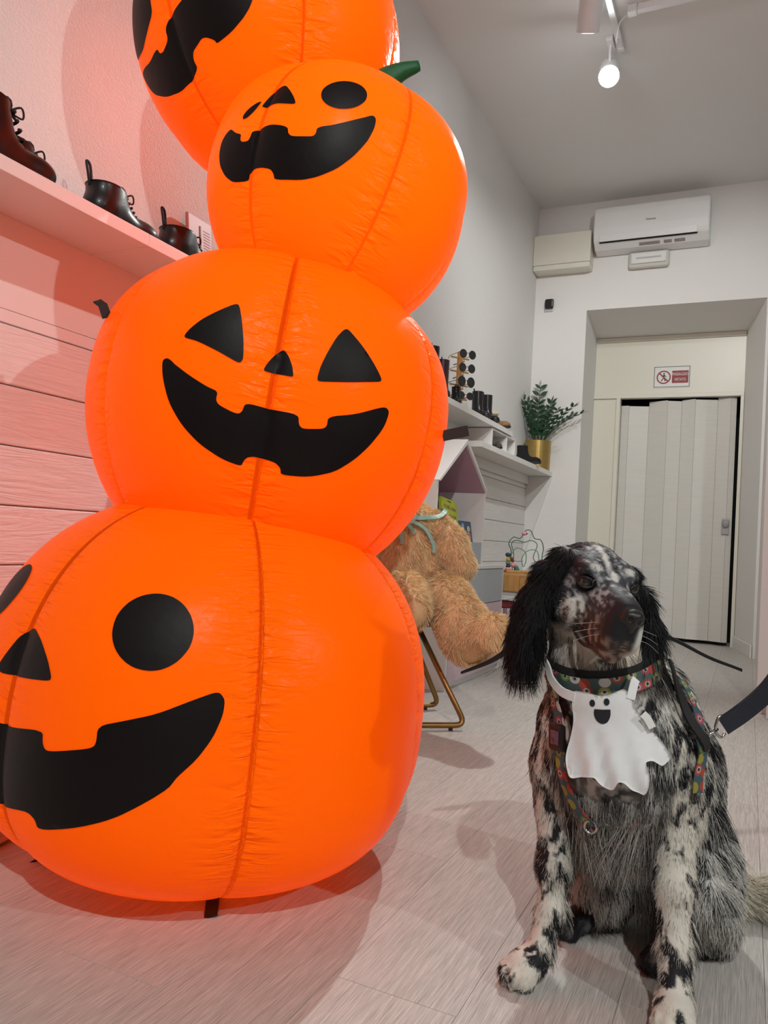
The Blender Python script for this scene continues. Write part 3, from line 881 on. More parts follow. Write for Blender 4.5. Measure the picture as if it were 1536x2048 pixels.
class Blob:
    """list of primitives: (op, kind, args, k, tag)"""
    def __init__(s):
        s.p = []
    def ell(s, c, r, k=0.03, M_=None, tag=''):
        s.p.append(('add', 'e', (np.array(c, float), np.array(r, float), M_), k, tag)); return s
    def cone(s, a, b, ra, rb, k=0.03, tag=''):
        s.p.append(('add', 'c', (np.array(a, float), np.array(b, float), ra, rb), k, tag)); return s
    def chain(s, pts, rs, k=0.03, tag=''):
        for i in range(len(pts) - 1): s.cone(pts[i], pts[i + 1], rs[i], rs[i + 1], k, tag)
        return s
    def sub(s, c, r, k=0.006):
        s.p.append(('sub', 'e', (np.array(c, float), np.array(r, float) * np.ones(3), None), k, '')); return s
    def _d(s, q, P):
        return sd_ell(P, *q[2]) if q[1] == 'e' else sd_cone(P, *q[2])
    def _bb(s, q):
        if q[1] == 'e':
            m = np.max(q[2][1]) if q[2][2] is not None else q[2][1]
            return q[2][0] - m, q[2][0] + m
        m = max(q[2][2], q[2][3])
        return np.minimum(q[2][0], q[2][1]) - m, np.maximum(q[2][0], q[2][1]) + m
    def eval(s, P):
        d = np.full(P.shape[:-1], 1.0)
        for q in s.p:
            e = s._d(q, P)
            d = smin(d, e, q[3]) if q[0] == 'add' else -smin(-d, e, q[3])
        return d
    def grad(s, P, h=0.002):
        g = np.stack([s.eval(P + np.eye(3)[i] * h) - s.eval(P - np.eye(3)[i] * h) for i in range(3)], -1)
        return g / (np.linalg.norm(g, axis=-1, keepdims=True) + 1e-9)
    def region(s, P):
        """tag of the nearest primitive"""
        tags = sorted(set(q[4] for q in s.p if q[0] == 'add'))
        best = np.full(len(P), 9.0)
        ids = np.zeros(len(P), int)
        for q in s.p:
            if q[0] != 'add': continue
            e = s._d(q, P)
            m_ = e < best
            best[m_] = e[m_]
            ids[m_] = tags.index(q[4])
        return ids, tags
    def mesh(s, res):
        lo = np.min([s._bb(q)[0] for q in s.p], 0) - 0.03
        hi = np.max([s._bb(q)[1] for q in s.p], 0) + 0.03
        n = np.ceil((hi - lo) / res).astype(int) + 1
        ax = [lo[i] + res * np.arange(n[i]) for i in range(3)]
        G = np.full(tuple(n), 0.2, np.float32)
        for q in s.p:
            b0, b1 = s._bb(q)
            mg = q[3] + 2.5 * res
            i0 = np.clip(np.floor((b0 - mg - lo) / res).astype(int), 0, n - 1)
            i1 = np.clip(np.ceil((b1 + mg - lo) / res).astype(int) + 1, 1, n)
            sl = tuple(slice(i0[i], i1[i]) for i in range(3))
            P = np.stack(np.meshgrid(*[ax[i][sl[i]] for i in range(3)], indexing='ij'), -1)
            e = s._d(q, P)
            G[sl] = smin(G[sl], e, q[3]) if q[0] == 'add' else -smin(-G[sl], e, q[3])
        V, F = surface_net(G, lo, res)
        A = V[F]
        nq = np.cross(A[:, 2] - A[:, 0], A[:, 3] - A[:, 1])
        vol = (A.mean(1) * nq).sum()
        return (V, F) if vol > 0 else (V, F[:, ::-1])

def surface_net(G, lo, res):
    n = np.array(G.shape)
    S = G < 0
    c = np.zeros(tuple(n - 1), np.int8)
    corners = [(i, j, k) for i in (0, 1) for j in (0, 1) for k in (0, 1)]
    for i, j, k in corners:
        c += S[i:n[0] - 1 + i, j:n[1] - 1 + j, k:n[2] - 1 + k]
    act = (c > 0) & (c < 8)
    cells = np.argwhere(act)
    vid = np.full(tuple(n - 1), -1, np.int64)
    vid[act] = np.arange(len(cells))
    acc = np.zeros((len(cells), 3)); cnt = np.zeros(len(cells))
    for a in corners:
        for ax_ in range(3):
            if a[ax_]: continue
            b = list(a); b[ax_] = 1
            va = G[cells[:, 0] + a[0], cells[:, 1] + a[1], cells[:, 2] + a[2]]
            vb = G[cells[:, 0] + b[0], cells[:, 1] + b[1], cells[:, 2] + b[2]]
            m_ = (va < 0) != (vb < 0)
            t = va / (va - vb + 1e-12)
            p = np.tile(np.array(a, float), (len(cells), 1))
            p[:, ax_] = t
            acc[m_] += p[m_]; cnt[m_] += 1
    V = lo + (cells + acc / np.maximum(cnt, 1)[:, None]) * res
    F = []
    for ax_ in range(3):
        o1, o2 = [(1, 2), (2, 0), (0, 1)][ax_]
        sl0 = [slice(None)] * 3; sl1 = [slice(None)] * 3
        sl0[ax_] = slice(0, n[ax_] - 1); sl1[ax_] = slice(1, n[ax_])
        ch = S[tuple(sl0)] != S[tuple(sl1)]
        e = np.argwhere(ch)
        ok = (e[:, o1] > 0) & (e[:, o2] > 0) & (e[:, o1] < n[o1] - 1) & (e[:, o2] < n[o2] - 1)
        e = e[ok]
        d1 = np.zeros(3, int); d1[o1] = 1
        d2 = np.zeros(3, int); d2[o2] = 1
        q = [vid[tuple((e - s_).T)] for s_ in (np.zeros(3, int), d1, d1 + d2, d2)]
        q = np.stack(q, -1)
        fl = ~S[tuple(e.T)]
        q[fl] = q[fl][:, ::-1]
        F.append(q)
    return V, np.concatenate(F)[:, ::-1]

def relax(V, F, it=2, lam=0.5):
    E = np.concatenate([F[:, [i, (i + 1) % 4]] for i in range(4)])
    E = np.concatenate([E, E[:, ::-1]])
    for _ in range(it):
        a = np.zeros_like(V); cn = np.zeros(len(V))
        np.add.at(a, E[:, 0], V[E[:, 1]]); np.add.at(cn, E[:, 0], 1)
        V = V + lam * (a / np.maximum(cn, 1)[:, None] - V)
    return V

def _hash(i, j, k, s):
    h = (i * 374761393 + j * 668265263 + k * 2147483647 + s * 974634721) & 0xFFFFFFFF
    h = ((h ^ (h >> 13)) * 1274126177) & 0xFFFFFFFF
    return ((h ^ (h >> 16)) & 0xFFFF) / 65535.0
def vnoise(P, seed=0):
    P = np.asarray(P, float)
    I = np.floor(P).astype(np.int64)
    f = P - I
    f = f * f * (3 - 2 * f)
    r = 0
    for i in (0, 1):
        for j in (0, 1):
            for k in (0, 1):
                w = (f[:, 0] if i else 1 - f[:, 0]) * (f[:, 1] if j else 1 - f[:, 1]) * (f[:, 2] if k else 1 - f[:, 2])
                r = r + w * _hash(I[:, 0] + i, I[:, 1] + j, I[:, 2] + k, seed)
    return r
def fbm(P, seed=0, o=3):
    return sum(vnoise(P * 2 ** i, seed + i) * 0.5 ** i for i in range(o)) / sum(0.5 ** i for i in range(o))

def blob_object(name, V, F, mat_, parent, col=None):
    o = link_mesh(name, V, F.tolist(), mat_, parent, smooth=True)
    if col is not None:
        a = o.data.attributes.new('fur_colour', 'FLOAT_COLOR', 'POINT')
        a.data.foreach_set('color', np.concatenate([col, np.ones((len(col), 1))], 1).astype(np.float32).ravel())
    return o

def fur_material(name, rough=0.55, spec=0.25):
    m = bpy.data.materials.new(name)
    m.use_nodes = True
    nt = m.node_tree
    b = nt.nodes['Principled BSDF']
    b.inputs['Roughness'].default_value = rough
    b.inputs['Specular IOR Level'].default_value = spec
    at = node(nt, 'ShaderNodeAttribute', attribute_name='fur_colour')
    nt.links.new(at.outputs['Color'], b.inputs['Base Color'])
    return m
M['fur'] = fur_material('animal_fur')
M['plush'] = fur_material('plush_fur', 0.8, 0.1)

def grow(name, V, F, n, density, length, flow, colour, lift, radius, parent, mat_, npt=5, droop=0.3, wav=0.15, clump=0.0):
    """strands rooted on the surface; density/length/flow/colour/lift are functions of (P, N)"""
    A, B, C_, D_ = (V[F[:, i]] for i in range(4))
    nq = np.cross(C_ - A, D_ - B)
    area = np.linalg.norm(nq, axis=1) / 2
    Nf = nq / (2 * area[:, None] + 1e-12)
    cen = (A + B + C_ + D_) / 4
    w = area * density(cen, Nf)
    idx = rng.choice(len(F), n, p=w / w.sum())
    u, v = rng.random(n)[:, None], rng.random(n)[:, None]
    P = A[idx] * (1 - u) * (1 - v) + B[idx] * u * (1 - v) + C_[idx] * u * v + D_[idx] * (1 - u) * v
    # smooth normals
    VN = np.zeros_like(V)
    for i in range(4): np.add.at(VN, F[:, i], nq)
    VN /= np.linalg.norm(VN, axis=1, keepdims=True) + 1e-12
    N = VN[F[idx, 0]] * (1 - u) * (1 - v) + VN[F[idx, 1]] * u * (1 - v) + VN[F[idx, 2]] * u * v + VN[F[idx, 3]] * (1 - u) * v
    N /= np.linalg.norm(N, axis=1, keepdims=True) + 1e-12
    L = length(P, N) * (0.7 + 0.6 * rng.random(n))
    f = flow(P, N)
    jit = rng.normal(0, 0.16, (n, 3))
    cl = np.stack([fbm(P * 60, 5, 2), fbm(P * 60, 15, 2), fbm(P * 60, 25, 2)], -1) - 0.5
    f = f + jit + cl * wav * 5
    f = f - N * (f * N).sum(1)[:, None] * 0.9
    f /= np.linalg.norm(f, axis=1, keepdims=True) + 1e-9
    lf = lift(P, N) if callable(lift) else lift
    lf = np.asarray(lf) * np.ones(n)
    d0 = f + N * lf[:, None]
    d0 /= np.linalg.norm(d0, axis=1, keepdims=True)
    pts = np.zeros((n, npt, 3))
    pts[:, 0] = P - N * 0.0015
    d = d0.copy()
    for k in range(1, npt):
        pts[:, k] = pts[:, k - 1] + d * (L / (npt - 1))[:, None]
        d = d + np.array([0, 0, -1.0]) * droop / npt + f * 0.25 * lf[:, None] / npt
        if wav: d = d + cl * wav * (1 if k % 2 else -0.6)
        d /= np.linalg.norm(d, axis=1, keepdims=True)
    base = np.array(wloc(parent))
    hc = bpy.data.hair_curves.new(name)
    hc.add_curves([npt] * n)
    hc.attributes['position'].data.foreach_set('vector', (pts - base).astype(np.float32).ravel())
    prof = np.linspace(1, 0.25, npt)
    ra = hc.attributes.get('radius') or hc.attributes.new('radius', 'FLOAT', 'POINT')
    rad = radius(P, N) if callable(radius) else np.full(n, radius)
    ra.data.foreach_set('value', (rad[:, None] * prof[None]).astype(np.float32).ravel())
    ca = hc.attributes.new('fur_colour', 'FLOAT_COLOR', 'CURVE')
    c = colour(P, N)
    ca.data.foreach_set('color', np.concatenate([c, np.ones((n, 1))], 1).astype(np.float32).ravel())
    hc.materials.append(mat_)
    o = bpy.data.objects.new(name, hc)
    COL.objects.link(o)
    o.parent = parent
    return o
# ================================================================== the dog
dog = thing('dog', 'black and white speckled long-haired setter dog sitting on the floor, head turned aside', 'dog', (-0.17, 1.50, 0))
HY, HP, HR = math.radians(33), math.radians(13), math.radians(-6)
HSC = 1.06
HF = np.array([math.cos(HP) * math.sin(HY), -math.cos(HP) * math.cos(HY), -math.sin(HP)])
_s = unit(np.cross((0, 0, 1.0), HF)); _u = np.cross(HF, _s)
HS = _s * math.cos(HR) + _u * math.sin(HR)          # towards the dog's left ear
HU = _u * math.cos(HR) - _s * math.sin(HR)
H0 = np.array([-0.243, 1.365, 0.690])
HM = np.stack([HF, HS, HU])
def hp(a, b, c): return H0 + HSC * np.array([a, b, c]) @ HM

B = Blob()
# trunk
B.ell((-0.200, 1.490, 0.385), (0.118, 0.135, 0.160), 0.05, tag='torso')
B.chain([(-0.185, 1.52, 0.470), (-0.165, 1.63, 0.335), (-0.135, 1.715, 0.165)], [0.100, 0.122, 0.125], 0.05, tag='torso')
B.ell((-0.200, 1.405, 0.400), (0.095, 0.070, 0.120), 0.04, tag='chest')
B.chain([(-0.205, 1.45, 0.430), (-0.222, 1.42, 0.520), (-0.250, 1.395, 0.630)], [0.108, 0.088, 0.070], 0.035, tag='neck')
# front legs
B.chain([(-0.272, 1.445, 0.430), (-0.290, 1.455, 0.350), (-0.298, 1.455, 0.280)], [0.070, 0.058, 0.042], 0.035, tag='leg')
B.chain([(-0.298, 1.455, 0.285), (-0.296, 1.42, 0.18), (-0.293, 1.40, 0.105), (-0.303, 1.375, 0.055)], [0.040, 0.028, 0.021, 0.022], 0.02, tag='leg')
B.chain([(-0.118, 1.455, 0.430), (-0.102, 1.465, 0.360), (-0.096, 1.460, 0.290)], [0.068, 0.056, 0.042], 0.035, tag='leg')
B.chain([(-0.096, 1.460, 0.295), (-0.090, 1.42, 0.19), (-0.084, 1.395, 0.100), (-0.081, 1.370, 0.055)], [0.040, 0.030, 0.024, 0.024], 0.02, tag='leg')
def paw(cx, cy, dirv, sc=1.0):
    dv = unit((dirv[0], dirv[1], 0)); sv = np.array([-dv[1], dv[0], 0])
    c = np.array([cx, cy, 0.0])
    B.ell(c + (0, 0, 0.030 * sc), np.array((0.042, 0.032, 0.026)) * sc, 0.015, np.stack([dv, sv, [0, 0, 1]]), tag='paw')
    for j, (o, fw) in enumerate(((-0.024, 0.026), (-0.009, 0.036), (0.009, 0.036), (0.024, 0.026))):
        B.ell(c + dv * fw * sc + sv * o * sc + np.array((0, 0, 0.019 * sc)), np.array((0.021, 0.0110, 0.019)) * sc, 0.004, np.stack([dv, sv, [0, 0, 1]]), tag='paw')
paw(-0.318, 1.355, (-0.45, -0.9))
paw(-0.079, 1.345, (0.08, -1.0))
# hind legs, folded
B.ell((-0.050, 1.650, 0.125), (0.058, 0.115, 0.105), 0.04, tag='hind')
B.ell((-0.225, 1.650, 0.125), (0.058, 0.115, 0.105), 0.04, tag='hind')
B.chain([(-0.035, 1.55, 0.130), (-0.030, 1.62, 0.060), (-0.040, 1.66, 0.032)], [0.040, 0.032, 0.026], 0.02, tag='hind')
B.chain([(-0.040, 1.66, 0.030), (-0.105, 1.535, 0.026)], [0.024, 0.022], 0.02, tag='paw')
B.chain([(-0.240, 1.55, 0.130), (-0.255, 1.62, 0.060), (-0.245, 1.66, 0.032)], [0.040, 0.032, 0.026], 0.02, tag='hind')
B.chain([(-0.245, 1.66, 0.030), (-0.268, 1.575, 0.028)], [0.024, 0.024], 0.02, tag='paw')
paw(-0.115, 1.520, (-0.35, -0.9), 0.85)
paw(-0.280, 1.560, (-0.5, -0.85), 0.85)
# tail
B.chain([(-0.11, 1.80, 0.075), (-0.01, 1.85, 0.045), (0.09, 1.83, 0.055), (0.19, 1.80, 0.045)], [0.034, 0.022, 0.017, 0.010], 0.02, tag='tail')
# head
def he(a, b, c, r, k=0.02, tg='head'): B.ell(hp(a, b, c), np.array(r) * HSC, k, HM, tg)
he(-0.010, 0, 0.012, (0.076, 0.056, 0.053), 0.03)
for sg in (-1, 1):
    he(0.040, sg * 0.030, 0.030, (0.034, 0.022, 0.020), 0.02)
    he(0.015, sg * 0.040, -0.030, (0.050, 0.026, 0.042), 0.03)
    he(0.100, sg * 0.018, -0.042, (0.052, 0.016, 0.034), 0.015, 'muzzle')
    he(0.136, sg * 0.012, -0.034, (0.022, 0.014, 0.026), 0.012, 'muzzle')
B.cone(hp(0.045, 0, 0.002), hp(0.140, 0, -0.006), 0.036, 0.0235, 0.02, 'muzzle')
he(0.100, 0, 0.004, (0.055, 0.020, 0.016), 0.015, 'muzzle')
B.cone(hp(0.030, 0, -0.062), hp(0.122, 0, -0.072), 0.028, 0.015, 0.012, 'jaw')
for sg in (-1, 1):
    B.sub(hp(0.066, sg * 0.0385, 0.018), 0.0125, 0.008)
# hanging ears
for sg in (-1, 1):
    ea = [hp(-0.018, sg * 0.052, 0.028), hp(-0.020, sg * 0.074, -0.010), hp(-0.016, sg * 0.086, -0.060), hp(-0.008, sg * 0.086, -0.105)]
    if sg > 0: ea = [hp(-0.006, 0.056, 0.016), hp(0.004, 0.086, -0.020), hp(0.010, 0.102, -0.065), hp(0.012, 0.104, -0.110)]
    for i, (p_, r_) in enumerate(zip(ea, ((0.034, 0.014, 0.026), (0.042, 0.014, 0.036), (0.048, 0.013, 0.045), (0.040, 0.012, 0.038)))):
        B.ell(p_, r_, 0.018, HM, 'ear')
DV, DF = B.mesh(0.0046)
DV = relax(DV, DF, 2)

def blend(a, b, t):
    t = np.clip(t, 0, 1)[:, None]
    return np.asarray(a) * (1 - t) + np.asarray(b) * t
def step(x, a, b): return np.clip((x - a) / (b - a), 0, 1)

WHITE = np.array([0.62, 0.60, 0.56]); CREAM = np.array([0.50, 0.46, 0.40]); BLACK = np.array([0.010, 0.010, 0.012]); GREY = np.array([0.16, 0.155, 0.155]); TAN = np.array([0.20, 0.11, 0.075])
def dog_colour(P, N=None):
    P = np.asarray(P, float)
    ids, tags = B.region(P)
    t = lambda n_: ids == tags.index(n_)
    col = np.tile(WHITE, (len(P), 1)).astype(float)
    # trunk: roan mixture, streaks running down and back
    Q = P.copy()
    st = fbm(np.stack([P[:, 0] * 85, (P[:, 1] - P[:, 2]) * 70, (P[:, 1] + P[:, 2]) * 16], -1), 3, 3)
    big = fbm(P * 17, 40, 3)
    body = t('torso') | t('hind') | t('neck') | t('chest')
    dark = step(st * 0.85 + big * 0.25 - 0.10 * step(P[:, 2], 0.22, 0.10) + 0.02 * step(P[:, 1], 1.5, 1.6), 0.47, 0.57)
    c_body = blend(WHITE, BLACK * 1.5, dark)
    # back and flank on the far side darker, brisket greyer and warm
    brisk = step(P[:, 1], 1.47, 1.40) * step(P[:, 2], 0.40, 0.30)
    c_br = blend(np.array([0.30, 0.275, 0.25]), np.array([0.07, 0.065, 0.062]), step(fbm(P * 26, 77, 2), 0.50, 0.68))
    c_body = c_body * (1 - brisk[:, None]) + c_br * brisk[:, None]
    col[body] = c_body[body]
    thr = step(P[:, 2], 0.50, 0.57) * step(-(P - H0) @ HF, -0.07, 0.03)
    # hind: white with black spots
    sp = fbm(P * 70, 9, 2)
    c_h = blend(WHITE, BLACK * 1.4, step(sp, 0.54, 0.60))
    hi_ = t('hind') & (P[:, 2] < 0.24)
    col[hi_] = c_h[hi_]
    # legs
    sl = fbm(np.stack([P[:, 0] * 72, P[:, 1] * 72, P[:, 2] * 46], -1), 21, 2)
    up = step(P[:, 2], 0.10, 0.30)
    c_l = blend(np.array([0.66, 0.62, 0.55]), BLACK * 1.3, step(sl + 0.05 * up + 0.03 * step(-P[:, 0], 0.2, 0.25), 0.535, 0.585))
    lg = t('leg') | t('paw')
    col[lg] = c_l[lg]
    hind_paw = t('paw') & (P[:, 1] > 1.45)
    col[hind_paw] = blend(BLACK * 2, GREY, step(sl, 0.5, 0.7))[hind_paw]
    tl = t('tail')
    c_t = blend(np.array([0.78, 0.72, 0.60]), GREY, step(fbm(P * 40, 61, 2), 0.58, 0.7))
    col[tl] = c_t[tl]
    # head, in its own frame
    L = (P - H0) @ HM.T / HSC
    a, b, c = L[:, 0], L[:, 1], L[:, 2]
    hs = fbm(np.stack([a * 60, b * 230, c * 230], -1), 31, 3)
    hs2 = fbm(L * 110, 33, 2)
    hd = t('head') | t('muzzle') | t('jaw')
    c_hd = blend(BLACK * 2.2, np.array([0.40, 0.40, 0.41]), step(hs, 0.54, 0.72))                    # streaky forehead
    c_hd = blend(c_hd, np.tile(BLACK, (len(P), 1)), 0) if False else c_hd
    back = np.maximum(step(a, 0.012, -0.02) * step(np.abs(b) + 0.35 * np.maximum(0, -a), 0.022, 0.042), step(a, 0.040, 0.026) * step(np.abs(b), 0.030, 0.040))
    c_hd = c_hd * (1 - back[:, None]) + BLACK * back[:, None]
    blaze = step(0.007 - np.abs(b + 0.004) + 0.5 * (hs2 - 0.5) * 0.02, 0, 0.006) * step(c, 0.038, 0.048) * step(a, -0.03, 0.0)
    c_hd = c_hd * (1 - blaze[:, None]) + WHITE * blaze[:, None]
    # top of the muzzle, ticked grey
    mtop = step(a, 0.055, 0.075) * step(c, -0.025, -0.010)
    c_m = blend(BLACK * 4, np.array([0.42, 0.41, 0.41]), step(fbm(L * np.array([120, 220, 220]), 51, 2), 0.50, 0.68))
    c_hd = c_hd * (1 - mtop[:, None]) + c_m * mtop[:, None]
    # lips: brown and dark, speckled
    lip = step(a, 0.040, 0.062) * step(c, -0.016, -0.028)
    c_lp = blend(np.array([0.055, 0.038, 0.032]), np.array([0.34, 0.24, 0.19]), step(fbm(L * 120, 53, 2), 0.48, 0.66))
    c_hd = c_hd * (1 - lip[:, None]) + c_lp * lip[:, None]
    # dark end of the nose, white stripe on the left lip
    tip = step(a, 0.112, 0.135) * step(c, -0.052, -0.035)
    c_hd = c_hd * (1 - tip[:, None]) + BLACK * 1.6 * tip[:, None]
    stripe = step(b, 0.010, 0.016) * step(a, 0.118, 0.132) * step(c, -0.010, -0.020)
    c_hd = c_hd * (1 - stripe[:, None]) + WHITE * stripe[:, None]
    # white cheek patch with dark drops
    cheek = np.exp(-(((a - 0.056 - 0.25 * (c + 0.03)) / 0.014) ** 2 + ((c + 0.030) / 0.027) ** 2)) * (b < -0.005)
    wch = step(cheek + 0.5 * (hs2 - 0.5), 0.42, 0.55)
    c_hd = c_hd * (1 - wch[:, None]) + (WHITE * 1.05) * wch[:, None]
    drop = step(fbm(np.stack([a * 160, b * 100, c * 60], -1), 88, 1), 0.58, 0.68) * wch
    c_hd = c_hd * (1 - drop[:, None]) + (TAN * 0.4) * drop[:, None]
    # around the eyes: dark, with a pale brow
    for sg in (-1, 1):
        e = hp(0.060, sg * 0.040, 0.018)
        dd = np.linalg.norm(P - e, axis=1)
        k_ = step(dd, 0.026, 0.016)
        c_hd = c_hd * (1 - k_[:, None]) + BLACK * 1.5 * k_[:, None]
        e2 = hp(0.060, sg * 0.026, 0.043)
        k_ = step(np.linalg.norm(P - e2, axis=1) + 0.02 * (hs2 - 0.5), 0.011, 0.006)
        c_hd = c_hd * (1 - k_[:, None]) + WHITE * 0.9 * k_[:, None]
    nos = np.exp(-(((a - 0.070) / 0.012) ** 2 + (b / 0.008) ** 2)) * step(c, 0.0, 0.01)
    k_ = step(nos + (hs2 - 0.5) * 0.6, 0.45, 0.6)
    c_hd = c_hd * (1 - k_[:, None]) + WHITE * k_[:, None]
    thr2 = step(c, -0.062, -0.074) * step(a, 0.085, 0.06)
    c_hd = c_hd * (1 - thr2[:, None]) + np.array([0.55, 0.47, 0.40]) * thr2[:, None]
    col[hd] = c_hd[hd]
    col[t('ear')] = BLACK * 0.8
    # throat pale, nape dark
    nk = t('neck')
    front = step((P - np.array([-0.235, 1.41, 0])) @ np.array([HF[0], HF[1], 0]), 0.0, 0.05) * step(P[:, 2], 0.50, 0.56)
    c_n = col * (1 - front[:, None]) + blend(np.array([0.50, 0.43, 0.36]), BLACK * 3, step(fbm(P * 60, 71, 2), 0.56, 0.66)) * front[:, None]
    col[nk] = c_n[nk]
    return np.clip(col, 0.004, 0.9)

dog_body = blob_object('body', DV, DF, M['fur'], dog, dog_colour(DV))

def bib_cover(P):
    """1 where the bib lies flat on the chest"""
    return ((P[:, 0] > -0.285) & (P[:, 0] < -0.140) & (P[:, 2] > 0.345) & (P[:, 2] < 0.525) & (P[:, 1] < 1.45)).astype(float)
def f_len(P, N):
    ids, tags = B.region(P)
    t = lambda n_: ids == tags.index(n_)
    L = (P - H0) @ HM.T / HSC
    l = np.full(len(P), 0.022)
    l[t('torso')] = 0.034
    l[t('neck')] = 0.024
    l[t('chest')] = 0.030
    under = (t('torso') | t('chest')) & (P[:, 2] < 0.31) & (P[:, 1] < 1.62)
    l[under] = 0.105
    l[t('hind')] = 0.034
    l[t('leg')] = 0.014
    feather = t('leg') & (N[:, 1] > 0.35) & (P[:, 2] < 0.36)
    l[feather] = 0.036
    l[t('paw')] = 0.009
    l[t('tail')] = 0.055
    l[t('head')] = 0.010
    l[t('muzzle')] = 0.0045
    l[t('jaw')] = 0.008
    crown = t('head') & (L[:, 0] < 0.0)
    l[crown] = 0.020
    e = t('ear')
    l[e] = (0.026 + 0.040 * step(H0[2] - P[:, 2], 0.0, 0.12))[e]
    d = np.min([np.linalg.norm(P - hp(0.064, sg * 0.041, 0.018), axis=1) for sg in (-1, 1)], 0)
    l = np.where(d < 0.020, 0.004, l)
    l = np.where(d < 0.0125, 0.0005, l)
    nz_ = np.linalg.norm(P - hp(0.158, 0, -0.006), axis=1)
    l = np.where(nz_ < 0.021, 0.0008, l)
    l = np.where(bib_cover(P) > 0, np.minimum(l, 0.004), l)
    return l
def f_flow(P, N):
    ids, tags = B.region(P)
    t = lambda n_: (ids == tags.index(n_))[:, None]
    f = np.tile(np.array([0.05, 0.35, -0.9]), (len(P), 1))
    f = np.where(t('head') | t('muzzle') | t('jaw'), -HF * 0.9 + np.array([0, 0, -0.25]), f)
    f = np.where(t('ear'), np.array([-0.02, 0.05, -1.0]) + N * 0.0, f)
    f = np.where(t('hind'), np.array([0.12, 0.05, -1.0]), f)
    f = np.where(t('leg'), np.array([0, 0.30, -1.0]), f)
    f = np.where(t('paw'), np.array([-0.1, -0.8, -0.5]), f)
    f = np.where(t('tail'), np.array([0.8, -0.15, 0.0]) + np.sin(P[:, :1] * 60) * np.array([0.0, 0.2, 0.35]), f)
    f = np.where(t('chest'), np.array([0.0, -0.1, -1.0]), f)
    return f
def f_lift(P, N):
    ids, tags = B.region(P)
    l = np.full(len(P), 0.28)
    l[ids == tags.index('muzzle')] = 0.18
    l[ids == tags.index('head')] = 0.25
    l[ids == tags.index('ear')] = 0.45
    l[ids == tags.index('tail')] = 0.75
    l[ids == tags.index('hind')] = 0.35
    l[(ids == tags.index('leg')) & (N[:, 1] > 0.35)] = 0.7
    return l
def f_dens(P, N):
    ids, tags = B.region(P)
    d = np.full(len(P), 1.0)
    d[ids == tags.index('head')] = 2.6
    d[ids == tags.index('muzzle')] = 3.2
    d[ids == tags.index('ear')] = 1.7
    d[ids == tags.index('leg')] = 1.4
    d[ids == tags.index('paw')] = 1.6
    d[(P[:, 1] > 1.72) & (N[:, 1] > 0.3)] = 0.35
    d[N[:, 2] < -0.9] *= 0.5
    nz_ = np.linalg.norm(P - hp(0.158, 0, -0.006), axis=1)
    d[nz_ < 0.020] = 0.0
    for sg in (-1, 1):
        d[np.linalg.norm(P - hp(0.066, sg * 0.041, 0.018), axis=1) < 0.0125] = 0
    return d
def f_rad(P, N):
    return np.clip(f_len(P, N) * 0.012 + 0.00022, 0.00024, 0.00062)
def strand_colour(P, N):
    n = len(P)
    c = dog_colour(P + rng.normal(0, 0.0022, P.shape))
    ids, tags = B.region(P)
    roan = np.isin(ids, [tags.index(q) for q in ('torso', 'chest', 'neck', 'hind', 'leg')])
    r = rng.random(n)
    c = np.where((roan & (r < 0.10))[:, None], WHITE * 0.8, c)
    c = np.where((roan & (r > 0.90))[:, None], BLACK * 4, c)
    return c * (0.8 + 0.4 * rng.random((n, 1)))
grow('fur', DV, DF, 118000, f_dens, f_len, f_flow, strand_colour, f_lift, f_rad, dog, M['fur'], 5, 0.45, 0.10)

# eyes, nose
eye_m = mat('dog_eye', (0.012, 0.009, 0.008), 0.06, coat=1.0)
for sg in (-1, 1):
    MB().ball(hp(0.0575, sg * 0.0370, 0.0180), 0.0128, 20).build('eye', eye_m, dog, smooth=True)
    # rim of the lids
    c_ = hp(0.0595, sg * 0.0375, 0.0180)
    ax_ = unit(HF * 0.80 + HS * sg * 0.55 + HU * 0.03)
    xa = unit(np.cross(HU, ax_)); ya = np.cross(ax_, xa)
    ringp = [c_ + ax_ * 0.0088 + xa * 0.0125 * math.cos(q) + ya * 0.0082 * math.sin(q) - ax_ * 0.004 * abs(math.cos(q)) for q in np.linspace(0, 2 * math.pi, 20, endpoint=False)]
    MB().tube(ringp, 0.0024, 6, closed=True).build('eyelid', mat('eyelid_skin', (0.006, 0.005, 0.005), 0.45), dog, smooth=True)
NB = Blob()
NB.ell(hp(0.152, 0, -0.004), (0.016, 0.0195, 0.0150), 0.008, HM)
NB.ell(hp(0.158, 0, 0.001), (0.012, 0.015, 0.010), 0.008, HM)
NB.ell(hp(0.157, 0, -0.016), (0.008, 0.006, 0.012), 0.006, HM)
for sg in (-1, 1):
    NB.sub(hp(0.168, sg * 0.0085, -0.003), 0.0052, 0.003)
    NB.sub(hp(0.163, sg * 0.0150, -0.008), 0.0035, 0.003)
nv, nf = NB.mesh(0.0015)
link_mesh('nose', relax(nv, nf, 1), nf.tolist(), mat('dog_nose', (0.012, 0.010, 0.010), 0.32, bump=((700, 700, 700), 0.5, 0.001)), dog, smooth=True)
# mouth line under the flews
mouth = spline([hp(0.050, -0.034, -0.066), hp(0.090, -0.033, -0.072), hp(0.125, -0.025, -0.064), hp(0.150, -0.008, -0.050), hp(0.150, 0.008, -0.050), hp(0.125, 0.025, -0.064), hp(0.090, 0.033, -0.072)], 5)
MB().tube(mouth, 0.0030, 6).build('lip', mat('lip_skin', (0.035, 0.020, 0.018), 0.4), dog, smooth=True)
